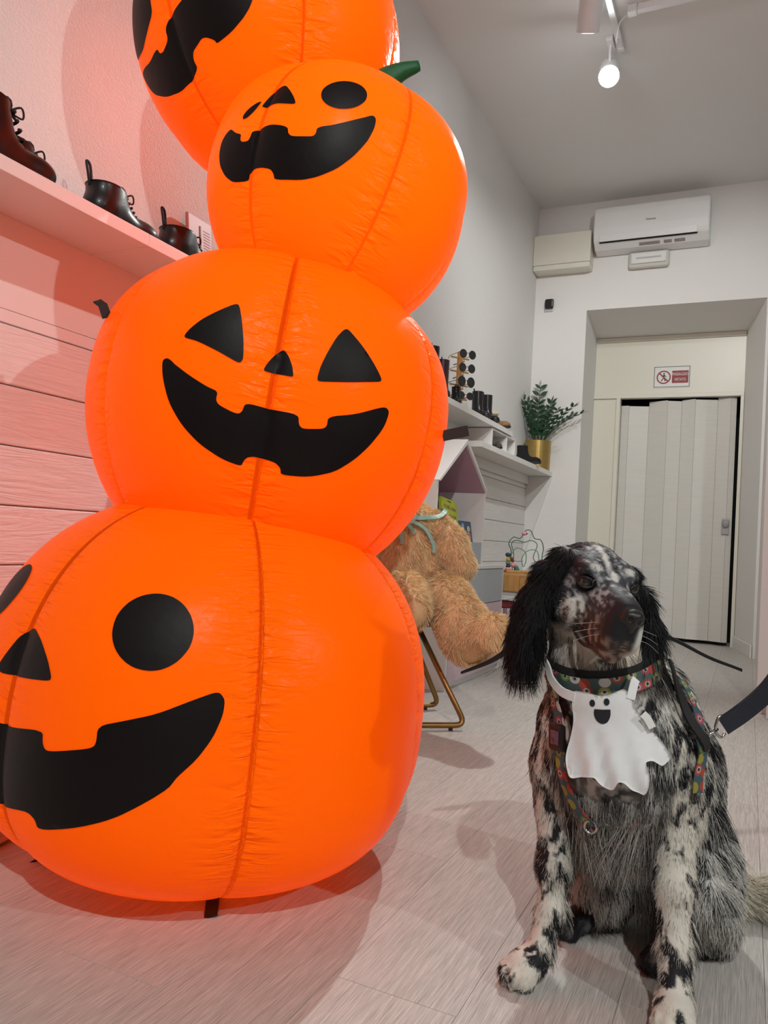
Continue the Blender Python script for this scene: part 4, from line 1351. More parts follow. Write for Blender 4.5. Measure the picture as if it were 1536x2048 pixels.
# whiskers
wm_ = mat('whisker', (0.6, 0.6, 0.58), 0.4)
for sg in (-1, 1):
    for j in range(3):
        p0 = hp(0.115 + 0.008 * (j % 3), sg * 0.026, -0.026 - 0.007 * j)
        MB().tube(spline([p0, p0 + HS * sg * 0.022 - HU * 0.004 + HF * 0.004, p0 + HS * sg * 0.045 - HU * (0.010 + 0.004 * j)], 4), [0.0002] * 8 + [0.0001], 4).build('whisker', wm_, dog)
# ================================================================== what the dog wears
def skin_y(x, z, off):
    """front of the dog (smallest y) plus clearance"""
    x = np.asarray(x, float); z = np.asarray(z, float)
    y = np.full(x.shape, 1.22)
    for _ in range(60):
        d = B.eval(np.stack([x, y, z], -1)) - off
        y = y + np.clip(d, -0.01, 0.03) * 0.8
    return y
def on_skin(pts, off):
    P = np.asarray(pts, float)
    for _ in range(12):
        P = P - B.grad(P) * (B.eval(P) - off)[:, None] * 0.9
    return P

def print_material(name, base, scale=1.0):
    """cloth tape printed with small bright creatures and eyes; uses the 'tape' attribute (metres along, across)"""
    m = bpy.data.materials.new(name)
    m.use_nodes = True
    nt = m.node_tree
    b = nt.nodes['Principled BSDF']
    b.inputs['Roughness'].default_value = 0.7
    at = node(nt, 'ShaderNodeAttribute', attribute_name='tape')
    mp = node(nt, 'ShaderNodeMapping')
    mp.inputs['Scale'].default_value = (36 * scale, 44 * scale, 1)
    nt.links.new(at.outputs['Vector'], mp.inputs['Vector'])
    vo = node(nt, 'ShaderNodeTexVoronoi', voronoi_dimensions='2D', feature='F1')
    vo.inputs['Scale'].default_value = 1.0
    vo.inputs['Randomness'].default_value = 0.6
    nt.links.new(mp.outputs['Vector'], vo.inputs['Vector'])
    sep = node(nt, 'ShaderNodeSeparateColor')
    nt.links.new(vo.outputs['Color'], sep.inputs['Color'])
    cr = node(nt, 'ShaderNodeValToRGB')
    cr.color_ramp.interpolation = 'CONSTANT'
    el = cr.color_ramp.elements
    el[0].position = 0.0; el[0].color = (0.36, 0.05, 0.03, 1)
    el[1].position = 0.3; el[1].color = (0.28, 0.25, 0.04, 1)
    for p_, c_ in ((0.5, (0.50, 0.48, 0.44, 1)), (0.65, (0.40, 0.05, 0.08, 1)), (0.85, (0.12, 0.25, 0.05, 1))):
        e_ = el.new(p_); e_.color = c_
    nt.links.new(sep.outputs['Red'], cr.inputs['Fac'])
    # blob body, pale eye ring, dark pupil
    def lt(v, lo, hi):
        r = node(nt, 'ShaderNodeMapRange')
        r.inputs['From Min'].default_value = lo
        r.inputs['From Max'].default_value = hi
        r.inputs['To Min'].default_value = 1.0
        r.inputs['To Max'].default_value = 0.0
        nt.links.new(vo.outputs['Distance'], r.inputs['Value'])
        return r.outputs['Result']
    def mixc(f, A_, B_):
        x = node(nt, 'ShaderNodeMix', data_type='RGBA')
        nt.links.new(f, x.inputs['Factor'])
        for s_, v in (('A', A_), ('B', B_)):
            if isinstance(v, tuple): x.inputs[s_].default_value = v
            else: nt.links.new(v, x.inputs[s_])
        return x.outputs['Result']
    c1 = mixc(lt(0, 0.36, 0.42), (*base, 1), cr.outputs['Color'])
    gate = node(nt, 'ShaderNodeMath', operation='GREATER_THAN'); gate.inputs[1].default_value = 0.45
    nt.links.new(sep.outputs['Green'], gate.inputs[0])
    def gated(f):
        q = node(nt, 'ShaderNodeMath', operation='MULTIPLY')
        nt.links.new(f, q.inputs[0]); nt.links.new(gate.outputs[0], q.inputs[1])
        return q.outputs[0]
    c2 = mixc(gated(lt(0, 0.20, 0.24)), c1, (0.36, 0.35, 0.32, 1))
    c3 = mixc(gated(lt(0, 0.10, 0.13)), c2, (0.02, 0.015, 0.02, 1))
    nt.links.new(c3, b.inputs['Base Color'])
    return m
M['tape'] = print_material('printed_tape', (0.045, 0.08, 0.10), 1.15)
M['tape_green'] = print_material('printed_collar', (0.05, 0.085, 0.08), 1.1)

def ribbon(name, pts, w, t, mat_, parent, normals=None, closed=False, n=6, centre=None):
    """flat tape along pts; normals give the outward side"""
    P = np.array(spline(pts, n, closed))
    m = len(P)
    if normals is None:
        NN = B.grad(P)
    else:
        NN = np.array(spline(normals, n, closed))
    NN = NN / np.linalg.norm(NN, axis=1, keepdims=True)
    T = np.roll(P, -1, 0) - np.roll(P, 1, 0)
    if not closed:
        T[0] = P[1] - P[0]; T[-1] = P[-1] - P[-2]
    T /= np.linalg.norm(T, axis=1, keepdims=True)
    S = np.cross(NN, T); S /= np.linalg.norm(S, axis=1, keepdims=True)
    s = np.concatenate([[0], np.cumsum(np.linalg.norm(np.diff(P, axis=0), axis=1))])
    V = np.stack([P - S * w / 2, P + S * w / 2, P + S * w / 2 + NN * t, P - S * w / 2 + NN * t], 1).reshape(-1, 3)
    F = []
    for i in range(m if closed else m - 1):
        j = (i + 1) % m
        for k in range(4):
            F.append((4 * i + k, 4 * i + (k + 1) % 4, 4 * j + (k + 1) % 4, 4 * j + k))
    if not closed:
        F += [(3, 2, 1, 0), tuple(4 * (m - 1) + k for k in range(4))]
    o = link_mesh(name, V, F, mat_, parent)
    a = o.data.attributes.new('tape', 'FLOAT_VECTOR', 'POINT')
    tv = np.zeros((m, 4, 3))
    tv[:, :, 0] = s[:, None]
    tv[:, :, 1] = np.array([0, w, w, 0])[None]
    a.data.foreach_set('vector', tv.astype(np.float32).ravel())
    return o

# harness
har = thing('dog_harness', 'grey-blue dog harness printed with bright cartoon creatures, worn round the chest', 'harness', (-0.19, 1.40, 0.28))
fr_pts = on_skin([(-0.300, 1.36, 0.530), (-0.2935, 1.345, 0.4931), (-0.2838, 1.343, 0.4649), (-0.2799, 1.342, 0.440), (-0.2781, 1.342, 0.4063), (-0.2732, 1.344, 0.3685), (-0.2583, 1.347, 0.3326), (-0.2393, 1.352, 0.3029), (-0.2205, 1.3587, 0.2847)], 0.011)
ribbon('front_strap', fr_pts, 0.021, 0.0018, M['tape'], har)
ribbon('girth_strap', on_skin([(-0.2330, 1.354, 0.293), (-0.1956, 1.359, 0.2815), (-0.1719, 1.363, 0.282), (-0.1487, 1.367, 0.2906), (-0.130, 1.385, 0.300)], 0.004), 0.018, 0.0018, M['tape'], har)
ribbon('side_strap', on_skin([(-0.100, 1.470, 0.530), (-0.072, 1.430, 0.490), (-0.0622, 1.402, 0.4504), (-0.0566, 1.406, 0.4216), (-0.062, 1.400, 0.3895), (-0.0650, 1.405, 0.3600)], 0.011), 0.019, 0.0018, M['tape'], har)
ribbon('back_band', on_skin([(-0.135, 1.44, 0.555), (-0.104, 1.410, 0.503), (-0.0808, 1.396, 0.475), (-0.060, 1.402, 0.447), (-0.052, 1.405, 0.432)], 0.016), 0.017, 0.004, M['strap_black'], har)
bp_ = on_skin([(-0.2795, 1.342, 0.428)], 0.014)[0]; bn = B.grad(bp_[None])[0]
bt_ = unit(fr_pts[4] - fr_pts[3]); bs_ = np.cross(bn, bt_)
bk = MB().obox(bp_ + bn * 0.004, (0.046, 0.034, 0.011), np.stack([bt_, bs_, bn])).build('buckle', M['black'], har, bevel=0.005)
MB().obox(bp_ + bn * 0.0105, (0.024, 0.018, 0.0015), np.stack([bt_, bs_, bn])).build('buckle_badge', mat('buckle_badge', (0.10, 0.06, 0.09), 0.4, noise=((120, 120, 120), 0.8)), bk, bevel=0.003)
rg = on_skin([(-0.222, 1.357, 0.287)], 0.016)[0]
MB().tube([rg + 0.010 * (np.array((math.cos(q), 0, math.sin(q)))) for q in np.linspace(0, 2 * math.pi, 16, endpoint=False)], 0.0022, 6, True).build('ring', M['metal'], har, smooth=True)

# collar
col_c = np.array([-0.225, 1.412, 0.548])
cpts = []
for q in np.linspace(0, 2 * math.pi, 18, endpoint=False):
    d_ = np.array([math.cos(q), math.sin(q), 0.30 * math.sin(q) + 0.10 * math.cos(q)])
    cpts.append(col_c + d_ * 0.085)
cpts = on_skin(cpts, 0.006)
clr = thing('dog_collar', 'printed fabric collar round the dog neck under its chin', 'collar', tuple(col_c - (0, 0, 0.04)))
ribbon('collar_band', list(cpts), 0.030, 0.002, M['tape_green'], clr, closed=True, n=3)
ribbon('neck_band', list(on_skin(cpts + np.array([0, 0, 0.022]), 0.003)), 0.012, 0.002, M['felt'], clr, closed=True, n=3)

# ghost bib
bib = thing('ghost_bib', 'white ghost-shaped cloth bib with smiling face hanging on the dog chest', 'bib', (-0.19, 1.32, 0.36))
cloth = mat('white_cotton', (0.80, 0.80, 0.81), 0.85, bump=((900, 900, 900), 0.25, 0.001), noise=((60, 60, 60), 0.03))
def sheet(name, poly, off, mat_, parent, g=0.005, thick=0.0016, folds=0.0035):
    q = [np.array(p) for p in spline([np.array((a, b, 0.0)) for a, b in poly], 3, True)]
    nb = len(q)
    pts = [Vector((p[0], p[1])) for p in q]
    X = np.array([(p[0], p[1]) for p in q])
    for x in np.arange(X[:, 0].min(), X[:, 0].max(), g):
        for y in np.arange(X[:, 1].min(), X[:, 1].max(), g):
            c_ = ((X[:, 1] > y) != (np.roll(X[:, 1], 1) > y)) & (x < (np.roll(X[:, 0], 1) - X[:, 0]) * (y - X[:, 1]) / (np.roll(X[:, 1], 1) - X[:, 1] + 1e-12) + X[:, 0])
            if c_.sum() % 2 and ((X - (x, y)) ** 2).sum(1).min() > (0.5 * g) ** 2:
                pts.append(Vector((x, y)))
    r = delaunay_2d_cdt(pts, [(i, (i + 1) % nb) for i in range(nb)], [], 1, 1e-7)
    v = np.array([tuple(a) for a in r[0]])
    y = skin_y(v[:, 0], v[:, 1], off)
    # the cloth spans hollows instead of following every bump
    yr = skin_y(v[:, 0], np.full(len(v), 0.44), off)
    y = np.minimum(y, 0.5 * y + 0.5 * yr)
    low = np.clip((0.47 - v[:, 1]) / 0.10, 0, 1)
    y = y - low * folds * (1.2 + np.sin(v[:, 0] * 150 + v[:, 1] * 40) + 0.6 * np.sin(v[:, 0] * 260 - v[:, 1] * 90)) - 0.004 * low
    F = [tuple(f) for f in r[2]]
    P0 = np.stack([v[:, 0], y, v[:, 1]], -1)
    P1 = P0 + np.array([0, -thick, 0])
    n = len(v)
    A_ = np.concatenate([P0, P1])
    fs = [tuple(f) for f in F] + [tuple(n + i for i in f[::-1]) for f in F]
    # orient front (towards -y)
    if F:
        a, b, c = (P0[i] for i in F[0][:3])
        if np.cross(b - a, c - a)[1] < 0:
            fs = [tuple(f[::-1]) for f in fs]
    E = {}
    for f in F:
        for i in range(len(f)):
            e_ = (f[i], f[(i + 1) % len(f)])
            E[e_] = E.get(e_, 0) + 1
    for (a, b) in E:
        if (b, a) not in E: fs.append((b, a, n + a, n + b))
    return link_mesh(name, A_, fs, mat_, parent, smooth=False)
BIB = [(-0.256, 0.513), (-0.257, 0.497), (-0.255, 0.478), (-0.254, 0.462), (-0.257, 0.44), (-0.262, 0.414), (-0.263, 0.397), (-0.258, 0.377), (-0.248, 0.371), (-0.229, 0.377), (-0.215, 0.38), (-0.205, 0.373), (-0.195, 0.365), (-0.187, 0.364), (-0.181, 0.368), (-0.176, 0.378), (-0.171, 0.38), (-0.164, 0.376), (-0.153, 0.367), (-0.142, 0.363), (-0.135, 0.364), (-0.13, 0.376), (-0.13, 0.393), (-0.135, 0.409), (-0.135, 0.415), (-0.126, 0.416), (-0.116, 0.411), (-0.111, 0.41), (-0.103, 0.419), (-0.102, 0.425), (-0.109, 0.438), (-0.12, 0.452), (-0.136, 0.468), (-0.147, 0.484), (-0.157, 0.497), (-0.165, 0.517), (-0.175, 0.527), (-0.186, 0.522), (-0.208, 0.513), (-0.234, 0.515)]
bib_o = sheet('cloth', BIB, 0.016, cloth, bib)
bib_o.data.polygons.foreach_set('use_smooth', np.ones(len(bib_o.data.polygons), bool))
def disc2(cx, cz, rx, rz, n=14): return [(cx + rx * math.cos(a), cz + rz * math.sin(a)) for a in np.linspace(0, 2 * math.pi, n, endpoint=False)]
ink = mat('black_ink', (0.010, 0.011, 0.016), 0.7)
for cx_, cz_ in ((-0.2224, 0.4995), (-0.1998, 0.5045)):
    sheet('eye', disc2(cx_, cz_, 0.0045, 0.0058), 0.0182, ink, bib_o, g=0.003, thick=0.0004)
sheet('mouth', [(-0.2190, 0.4885), (-0.2190, 0.4800), (-0.2140, 0.4710), (-0.2055, 0.4675), (-0.1975, 0.4715), (-0.1935, 0.4810), (-0.1935, 0.4910), (-0.1945, 0.4925), (-0.2060, 0.4910), (-0.2180, 0.4900)], 0.0182, ink, bib_o, g=0.003, thick=0.0004)
# neck loop of the bib and its sewn label
ribbon('neck_loop', on_skin([(-0.2500, 1.320, 0.505), (-0.273, 1.3275, 0.510), (-0.292, 1.338, 0.5244), (-0.302, 1.346, 0.5436), (-0.305, 1.375, 0.565), (-0.295, 1.42, 0.590)], 0.016), 0.016, 0.003, cloth, bib)
ribbon('neck_loop', on_skin([(-0.1670, 1.325, 0.512), (-0.1640, 1.332, 0.538), (-0.1630, 1.336, 0.543)], 0.016), 0.014, 0.003, cloth, bib)
ribbon('label', [np.array((-0.1440, 1.318, 0.4920)), np.array((-0.1365, 1.321, 0.4845)), np.array((-0.1290, 1.325, 0.4700))], 0.012, 0.0006, M['sign_white'], bib, normals=[np.array((0.3, -1, 0.1))] * 3)

# leash and its snap hook
lsh = thing('dog_leash', 'padded dark navy leash with steel swivel clip rising to the right', 'leash', (-0.04, 1.52, 0.42))
k0 = np.array([-0.052, 1.47, 0.440])
lp = [np.array((-0.030, 1.50, 0.456)), np.array((0.000, 1.51, 0.482)), np.array((0.034, 1.51, 0.520)), np.array((0.058, 1.50, 0.560)), np.array((0.110, 1.47, 0.660)), np.array((0.20, 1.40, 0.83)), np.array((0.40, 1.24, 1.08)), np.array((0.62, 1.05, 1.28))]
ln = np.array([0.35, -0.80, -0.30])
ribbon('webbing', lp, 0.036, 0.005, M['navy'], lsh, normals=[ln] * len(lp))
for k_ in (0.012, 0.019, 0.026):
    c_ = lp[0] + (lp[1] - lp[0]) * k_ / 0.035
    ribbon('stitching', [c_ + unit(np.cross(ln, lp[1] - lp[0])) * q for q in (-0.016, 0, 0.016)], 0.0016, 0.0012, mat('grey_thread', (0.10, 0.10, 0.13), 0.8), lsh, normals=[ln] * 3, n=2) if False else None
hk = MB()
u1 = unit(lp[0] - k0)
vv = unit(np.cross(u1, ln))
hk.tube(spline([lp[0] + vv * 0.018 + u1 * 0.004, lp[0] + vv * 0.021 - u1 * 0.006, lp[0] + vv * 0.010 - u1 * 0.016, lp[0] - u1 * 0.018, lp[0] - vv * 0.010 - u1 * 0.016, lp[0] - vv * 0.021 - u1 * 0.006, lp[0] - vv * 0.018 + u1 * 0.004], 5), 0.0026, 8)
hk.build('swivel_loop', M['metal'], lsh, smooth=True)
MB().tube([lp[0] - u1 * 0.014, k0], 0.0034, 8).build('swivel_pin', M['metal'], lsh, smooth=True)
MB().tube(spline([k0 + u1 * 0.004, k0 - u1 * 0.006 + vv * 0.007, k0 - u1 * 0.018 + vv * 0.004, k0 - u1 * 0.018 - vv * 0.005, k0 - u1 * 0.006 - vv * 0.006, k0 + u1 * 0.003], 5), 0.0024, 8).build('snap_hook', M['metal'], lsh, smooth=True)

# felt wings of the costume, seen almost edge on
wng = thing('costume_wings', 'pair of thin black felt wings sticking out behind the dog head', 'costume', (-0.21, 1.54, 0.56))
for sg, tip, mid in ((-1, (-0.535, 1.545, 0.478), (-0.42, 1.55, 0.548)), (1, (-0.002, 1.56, 0.548), (-0.115, 1.56, 0.588))):
    root = np.array((-0.215 + sg * 0.03, 1.535, 0.585))
    ctr = [np.array(root), (np.array(root) + np.array(mid)) / 2 + (0, 0, 0.012), np.array(mid), (np.array(mid) + np.array(tip)) / 2 + (0, 0, -0.004), np.array(tip)]
    ctr = np.array(spline(ctr, 6))
    m_ = len(ctr)
    t_ = np.linspace(0, 1, m_)
    chord = 0.085 * (1 - t_) ** 0.8 + 0.006 + 0.012 * np.abs(np.sin(t_ * math.pi * 3))
    dirc = unit((0, 1.0, -0.10))
    V = []
    for i in range(m_):
        a = ctr[i]; b_ = ctr[i] + dirc * chord[i]
        V += [a + (0, 0, -0.004 * (1 - 0.5 * t_[i])), b_ + (0, 0, -0.003), b_ + (0, 0, 0.003), a + (0, 0, 0.005 * (1 - 0.5 * t_[i]))]
    F = []
    for i in range(m_ - 1):
        for k in range(4): F.append((4 * i + k, 4 * i + 4 + k, 4 * i + 4 + (k + 1) % 4, 4 * i + (k + 1) % 4))
    F += [(0, 1, 2, 3), tuple(4 * (m_ - 1) + k for k in (3, 2, 1, 0))]
    link_mesh('wing', V, F, M['felt'], wng)
MB().obox((-0.215, 1.545, 0.583), (0.07, 0.06, 0.012)).build('wing_mount', M['felt'], wng, bevel=0.004)
# ================================================================== shelves on the left wall
XW = XL + 0.0135
us = thing('wall_shelf', 'long white wall shelf carrying black boots, running behind the pumpkins', 'shelf', (-1.66, 2.0, 1.525))
MB().box((XL, -2.6, 1.525), (-1.546, 1.62, 1.560)).build('shelf_board', M['white'], us, bevel=0.0015)
MB().box((XL, 1.6212, 1.525), (-1.546, 5.30, 1.560)).build('shelf_board', M['white'], us, bevel=0.0015)
ls = thing('wall_shelf', 'lower white wall shelf with gold planter in the far corner', 'shelf', (-1.66, 5.6, 1.20))
MB().box((XL, 4.62, 1.362), (-1.546, YB - 0.001, 1.400)).build('shelf_board', M['white'], ls, bevel=0.0015)
MB().prism([(XW, YB - 0.030, 1.361), (-1.550, YB - 0.030, 1.361), (-1.550, YB - 0.030, 1.335), (XW, YB - 0.030, 0.66)], (0, 0.026, 0)).build('end_panel', M['white'], ls, bevel=0.001)
MB().box((XW, 4.62, 1.290), (XW + 0.02, YB - 0.032, 1.361)).build('wall_rail', M['white'], ls, bevel=0.002)
MB().box((-1.5465, 4.83, 1.364), (-1.5445, 4.93, 1.398)).build('price_rail', M['sign_white'], ls)

# ================================================================== house-shaped book unit
hu = thing('house_bookcase', 'white and pink house-shaped children book unit standing against the boarded wall', 'bookcase', (-1.55, 4.1, 0))
x0, x1 = -1.758, -1.345
y0, y1, zt = 3.655, 4.58, 0.610
c_ = MB().box((x0, y0, 0.0), (x1 - 0.002, y0 + 0.018, zt))
c_.build('side_panel', M['white'], hu, bevel=0.001)
MB().box((x0, y1 - 0.018, 0.0), (x1 - 0.002, y1, zt)).build('side_panel', M['white'], hu, bevel=0.001)
MB().box((x0, y0, zt), (x1, y1, zt + 0.018)).build('base_top', M['white'], hu, bevel=0.001)
MB().box((x0, y0 + 0.018, 0.0), (x1 - 0.02, y1 - 0.018, 0.03)).build('plinth', M['white'], hu)
MB().box((x1 - 0.020, y0 + 0.020, 0.415), (x1, y1 - 0.020, zt - 0.004)).build('drawer', M['grey_blue'], hu, bevel=0.0015)
MB().box((x1 - 0.020, y0 + 0.020, 0.035), (x1, (y0 + y1) / 2 - 0.001, 0.411)).build('cupboard_door', M['pink_panel'], hu, bevel=0.0015)
MB().box((x1 - 0.020, (y0 + y1) / 2 + 0.001, 0.035), (x1, y1 - 0.020, 0.411)).build('cupboard_door', M['pink_panel'], hu, bevel=0.0015)
# upper house
xh = -1.45
h0, h1, ze, za = 3.665, 4.470, 1.065, 1.330
ym = (h0 + h1) / 2
zb = zt + 0.018
MB().box((x0, h0, zb), (xh, h0 + 0.018, ze)).build('house_side', M['white'], hu, bevel=0.001)
MB().box((x0, h1 - 0.018, zb), (xh, h1, ze)).build('house_side', M['white'], hu, bevel=0.001)
t = 0.022
MB().prism([(x0, h0 - 0.006, ze), (x0, ym, za), (x0, ym, za - t * 1.2), (x0, h0 + 0.018, ze - 0.004)], (xh - x0 + 0.01, 0, 0)).build('roof_panel', M['white'], hu, bevel=0.001)
MB().prism([(x0, h1 + 0.006, ze), (x0, ym, za), (x0, ym, za - t * 1.2), (x0, h1 - 0.018, ze - 0.004)], (xh - x0 + 0.01, 0, 0)).build('roof_panel', M['white'], hu, bevel=0.001)
rl = MB()
rl.prism([(x0 + 0.012, h1 - 0.020, ze - 0.006), (x0 + 0.012, ym, za - t * 1.25), (x0 + 0.012, ym, za - t * 1.25 - 0.004), (x0 + 0.012, h1 - 0.020, ze - 0.010)], (xh - x0 - 0.014, 0, 0))
rl.build('roof_lining', M['pink_deep'], hu)
rl = MB().prism([(x0 + 0.012, h0 + 0.020, ze - 0.006), (x0 + 0.012, ym, za - t * 1.25), (x0 + 0.012, ym, za - t * 1.25 - 0.004), (x0 + 0.012, h0 + 0.020, ze - 0.010)], (xh - x0 - 0.014, 0, 0))
rl.build('roof_lining', M['pink_deep'], hu)
MB().prism([(x0 + 0.002, h0 + 0.018, zb), (x0 + 0.002, h1 - 0.018, zb), (x0 + 0.002, h1 - 0.018, ze), (x0 + 0.002, ym, za - 0.03), (x0 + 0.002, h0 + 0.018, ze)], (0.01, 0, 0)).build('back_panel', M['pink_deep'], hu)
MB().box((xh - 0.020, h0 + 0.019, zb), (xh - 0.004, h1 - 0.019, 0.758)).build('front_panel', M['grey_blue'], hu, bevel=0.001)
MB().box((x0 + 0.012, h0 + 0.019, 0.735), (xh - 0.021, h1 - 0.019, 0.752)).build('book_ledge', M['white'], hu)

# books leaning on the ledge, facing the aisle
def book(label, yc, zc, w, h, lean, roll, cover, parts, xb=-1.495, th=0.016):
    n = unit((math.cos(lean), 0, math.sin(lean)))
    up0 = unit((-math.sin(lean), 0, math.cos(lean)))
    rt0 = np.array([0, 1.0, 0])
    rt = rt0 * math.cos(roll) + up0 * math.sin(roll)
    up = up0 * math.cos(roll) - rt0 * math.sin(roll)
    c = np.array([xb, yc, zc])
    b_ = thing('book', label, 'book', (xb, yc, zc - h / 2), 'picture books in the house bookcase')
    Mx = np.stack([rt, up, n])
    MB().obox(c - n * th / 2, (w - 0.004, h - 0.004, th - 0.004), Mx).build('pages', M['sign_white'], b_)
    cv = MB().obox(c - n * 0.001, (w, h, 0.002), Mx).build('cover', cover, b_, bevel=0.0006)
    MB().obox(c - n * (th - 0.001), (w, h, 0.002), Mx).build('cover', cover, b_, bevel=0.0006)
    MB().obox(c - rt * w / 2 - n * th / 2, (0.002, h, th), Mx).build('spine', cover, b_)
    for kind, args in parts:
        if kind == 'text':
            s_, u_, v_, sz, m_, wd = args
            text_mesh('lettering', s_, sz, c + rt * u_ + up * v_ + n * 0.0006, rt, up, m_, cv, thick=0.0003, width=wd)
        else:
            u_, v_, ru, rv, m_ = args
            MB().ball(c + rt * u_ + up * v_ + n * 0.0002, (ru, rv, 0.0012), 18, Mx).build('picture', m_, cv)
purple = mat('purple_print', s2l(138, 70, 92), 0.6)
lime = mat('lime_cover', s2l(176, 186, 40), 0.5, noise=((25, 25, 25), 0.1))
dgreen = mat('green_print', s2l(70, 105, 60), 0.6)
book('lime green picture book with purple title leaning in the house bookcase', 4.010, 0.878, 0.235, 0.225, math.radians(12), math.radians(-5), lime, [
    ('text', ('LO STORICO', 0.0, 0.098, 0.012, M['black'], 0.065)),
    ('text', ('STORIE e fiabe', 0.0, 0.062, 0.032, purple, 0.18)),
    ('text', ('di boschi e lupi', 0.0, 0.018, 0.030, purple, 0.17)),
    ('disc', (0.0, -0.055, 0.050, 0.045, dgreen)),
    ('disc', (0.066, -0.018, 0.028, 0.022, M['sign_white'])),
    ('disc', (0.03, -0.085, 0.030, 0.022, dgreen))])
blue = mat('blue_cover', s2l(58, 84, 110), 0.5, noise=((18, 18, 18), 0.35))
book('dark blue picture book with pale figures, standing right of the lime book', 4.245, 0.815, 0.20, 0.125, math.radians(10), 0.0, blue, [
    ('disc', (-0.045, 0.030, 0.020, 0.020, mat('sky_print', s2l(150, 185, 215), 0.6))),
    ('disc', (0.045, -0.030, 0.030, 0.032, mat('peach_print', s2l(205, 140, 120), 0.6))),
    ('disc', (0.048, 0.018, 0.026, 0.018, mat('cream_print', s2l(205, 205, 175), 0.6))),
    ('disc', (-0.03, -0.010, 0.012, 0.010, M['sign_white']))], xb=-1.485)
book('green book mostly hidden behind the lime picture book', 3.935, 0.835, 0.16, 0.165, math.radians(12), 0.0, mat('green_cover', s2l(40, 105, 62), 0.5), [], xb=-1.525)
MB_ = MB().obox((-1.60, 4.17, 0.83), (0.02, 0.20, 0.155), None)
pb = thing('book', 'pale grey book standing at the back behind the blue book', 'book', (-1.60, 4.17, 0.752), 'picture books in the house bookcase')
MB_.build('cover', M['grey_blue'], pb, bevel=0.002)

# ================================================================== velvet chair
ch = thing('velvet_chair', 'teal velvet chair on bent brass legs holding the teddy bear', 'chair', (-1.33, 2.96, 0))
bd_ = unit((-0.78, -0.62, 0)); nd = np.array([bd_[1], -bd_[0], 0])        # nd points away from the viewer
seat_c = np.array([-1.335, 2.955, 0.0])
MB().lathe([(0.0, 0.388), (0.13, 0.390), (0.185, 0.402), (0.212, 0.425), (0.218, 0.445), (0.205, 0.462), (0.15, 0.470), (0.0, 0.472)], seat_c, 40).build('seat', M['teal'], ch, smooth=True)
bk_ = []
for i, a in enumerate(np.linspace(-1.1, 1.1, 17)):
    d_ = unit(nd * math.cos(a) + bd_ * math.sin(a))
    bk_.append((d_, a))
V = []
for d_, a in bk_:
    lo_ = seat_c + d_ * 0.205; z1_ = 0.80 - 0.10 * abs(a)
    V += [lo_ + (0, 0, 0.455), lo_ + d_ * 0.035 + (0, 0, 0.455), lo_ + d_ * 0.085 + (0, 0, z1_), lo_ + d_ * 0.045 + (0, 0, z1_)]
F = [(0, 1, 2, 3), tuple(4 * 16 + k for k in (3, 2, 1, 0))]
for i in range(16):
    for k in range(4): F.append((4 * i + k, 4 * i + 4 + k, 4 * i + 4 + (k + 1) % 4, 4 * i + (k + 1) % 4))
link_mesh('backrest', V, F, M['teal'], ch, bevel=0.012)
for off in (0.0, 0.36):
    A_ = np.array((-0.996, 2.971, 0)) + nd * off
    E_ = A_ + bd_ * 0.52
    r = 0.0115
    tA = seat_c + nd * (off * 0.55 - 0.10) - bd_ * 0.085 + (0, 0, 0.392); tE = seat_c + nd * (off * 0.55 - 0.10) + bd_ * 0.085 + (0, 0, 0.392)
    z = r + 0.010
    def crn(c, p, q, n=6, rad=0.045):
        a = c + unit(p - c) * rad; b = c + unit(q - c) * rad
        return [(1 - s) ** 2 * a + 2 * s * (1 - s) * c + s * s * b for s in np.linspace(0, 1, n)]
    cA = A_ + (0, 0, z); cE = E_ + (0, 0, z)
    MB().tube([tA] + crn(cA, tA, cE) + crn(cE, cA, tE) + [tE], r, 10).build('leg_frame', M['brass'], ch, smooth=True)
    for q in (0.12, 0.85):
        MB().lathe([(0, 0), (0.009, 0), (0.009, 0.012), (0, 0.012)], A_ + (E_ - A_) * q, 10).build('foot_pad', M['rubber'], ch)

# ================================================================== teddy bear
TAN_ = np.array(s2l(226, 202, 160))
TB = Blob()
bf = unit((0.62, -0.78, 0)); bs = np.array([-bf[1], bf[0], 0])      # facing, its left (image right)
TC = np.array([-1.345, 3.045, 0.0])
def tb(f_, s_, z): return TC + bf * f_ + bs * s_ + np.array([0, 0, z])
TMx = np.stack([bf, bs, [0, 0, 1.0]])
TB.ell(tb(0.0, 0.0, 0.645), (0.165, 0.185, 0.195), 0.05, TMx, 'body')
TB.ell(tb(-0.02, 0.0, 0.80), (0.12, 0.15, 0.12), 0.05, TMx, 'body')
TB.ell(tb(-0.01, -0.13, 1.00), (0.130, 0.145, 0.130), 0.05, TMx, 'body')
TB.ell(tb(0.11, -0.15, 0.965), (0.065, 0.070, 0.055), 0.03, TMx, 'body')
for s_ in (-0.25, -0.02):
    TB.ell(tb(-0.02, s_, 1.115), (0.025, 0.055, 0.055), 0.02, TMx, 'body')
# arms
TB.chain([(-1.235, 3.12, 0.815), (-1.150, 3.085, 0.745), (-1.085, 3.05, 0.655)], [0.062, 0.064, 0.060], 0.03, 'arm')
TB.chain([tb(0.02, -0.16, 0.80), tb(0.08, -0.21, 0.70), tb(0.13, -0.20, 0.60)], [0.062, 0.064, 0.060], 0.03, 'arm')
# leg stretched to the right, foot at its end
TB.chain([(-1.180, 3.02, 0.560), (-1.085, 2.945, 0.505), (-1.000, 2.880, 0.430), (-0.965, 2.860, 0.370)], [0.088, 0.090, 0.092, 0.078], 0.04, 'leg')
TB.chain([(-0.985, 2.865, 0.375), (-0.850, 2.800, 0.420)], [0.078, 0.068], 0.035, 'leg')
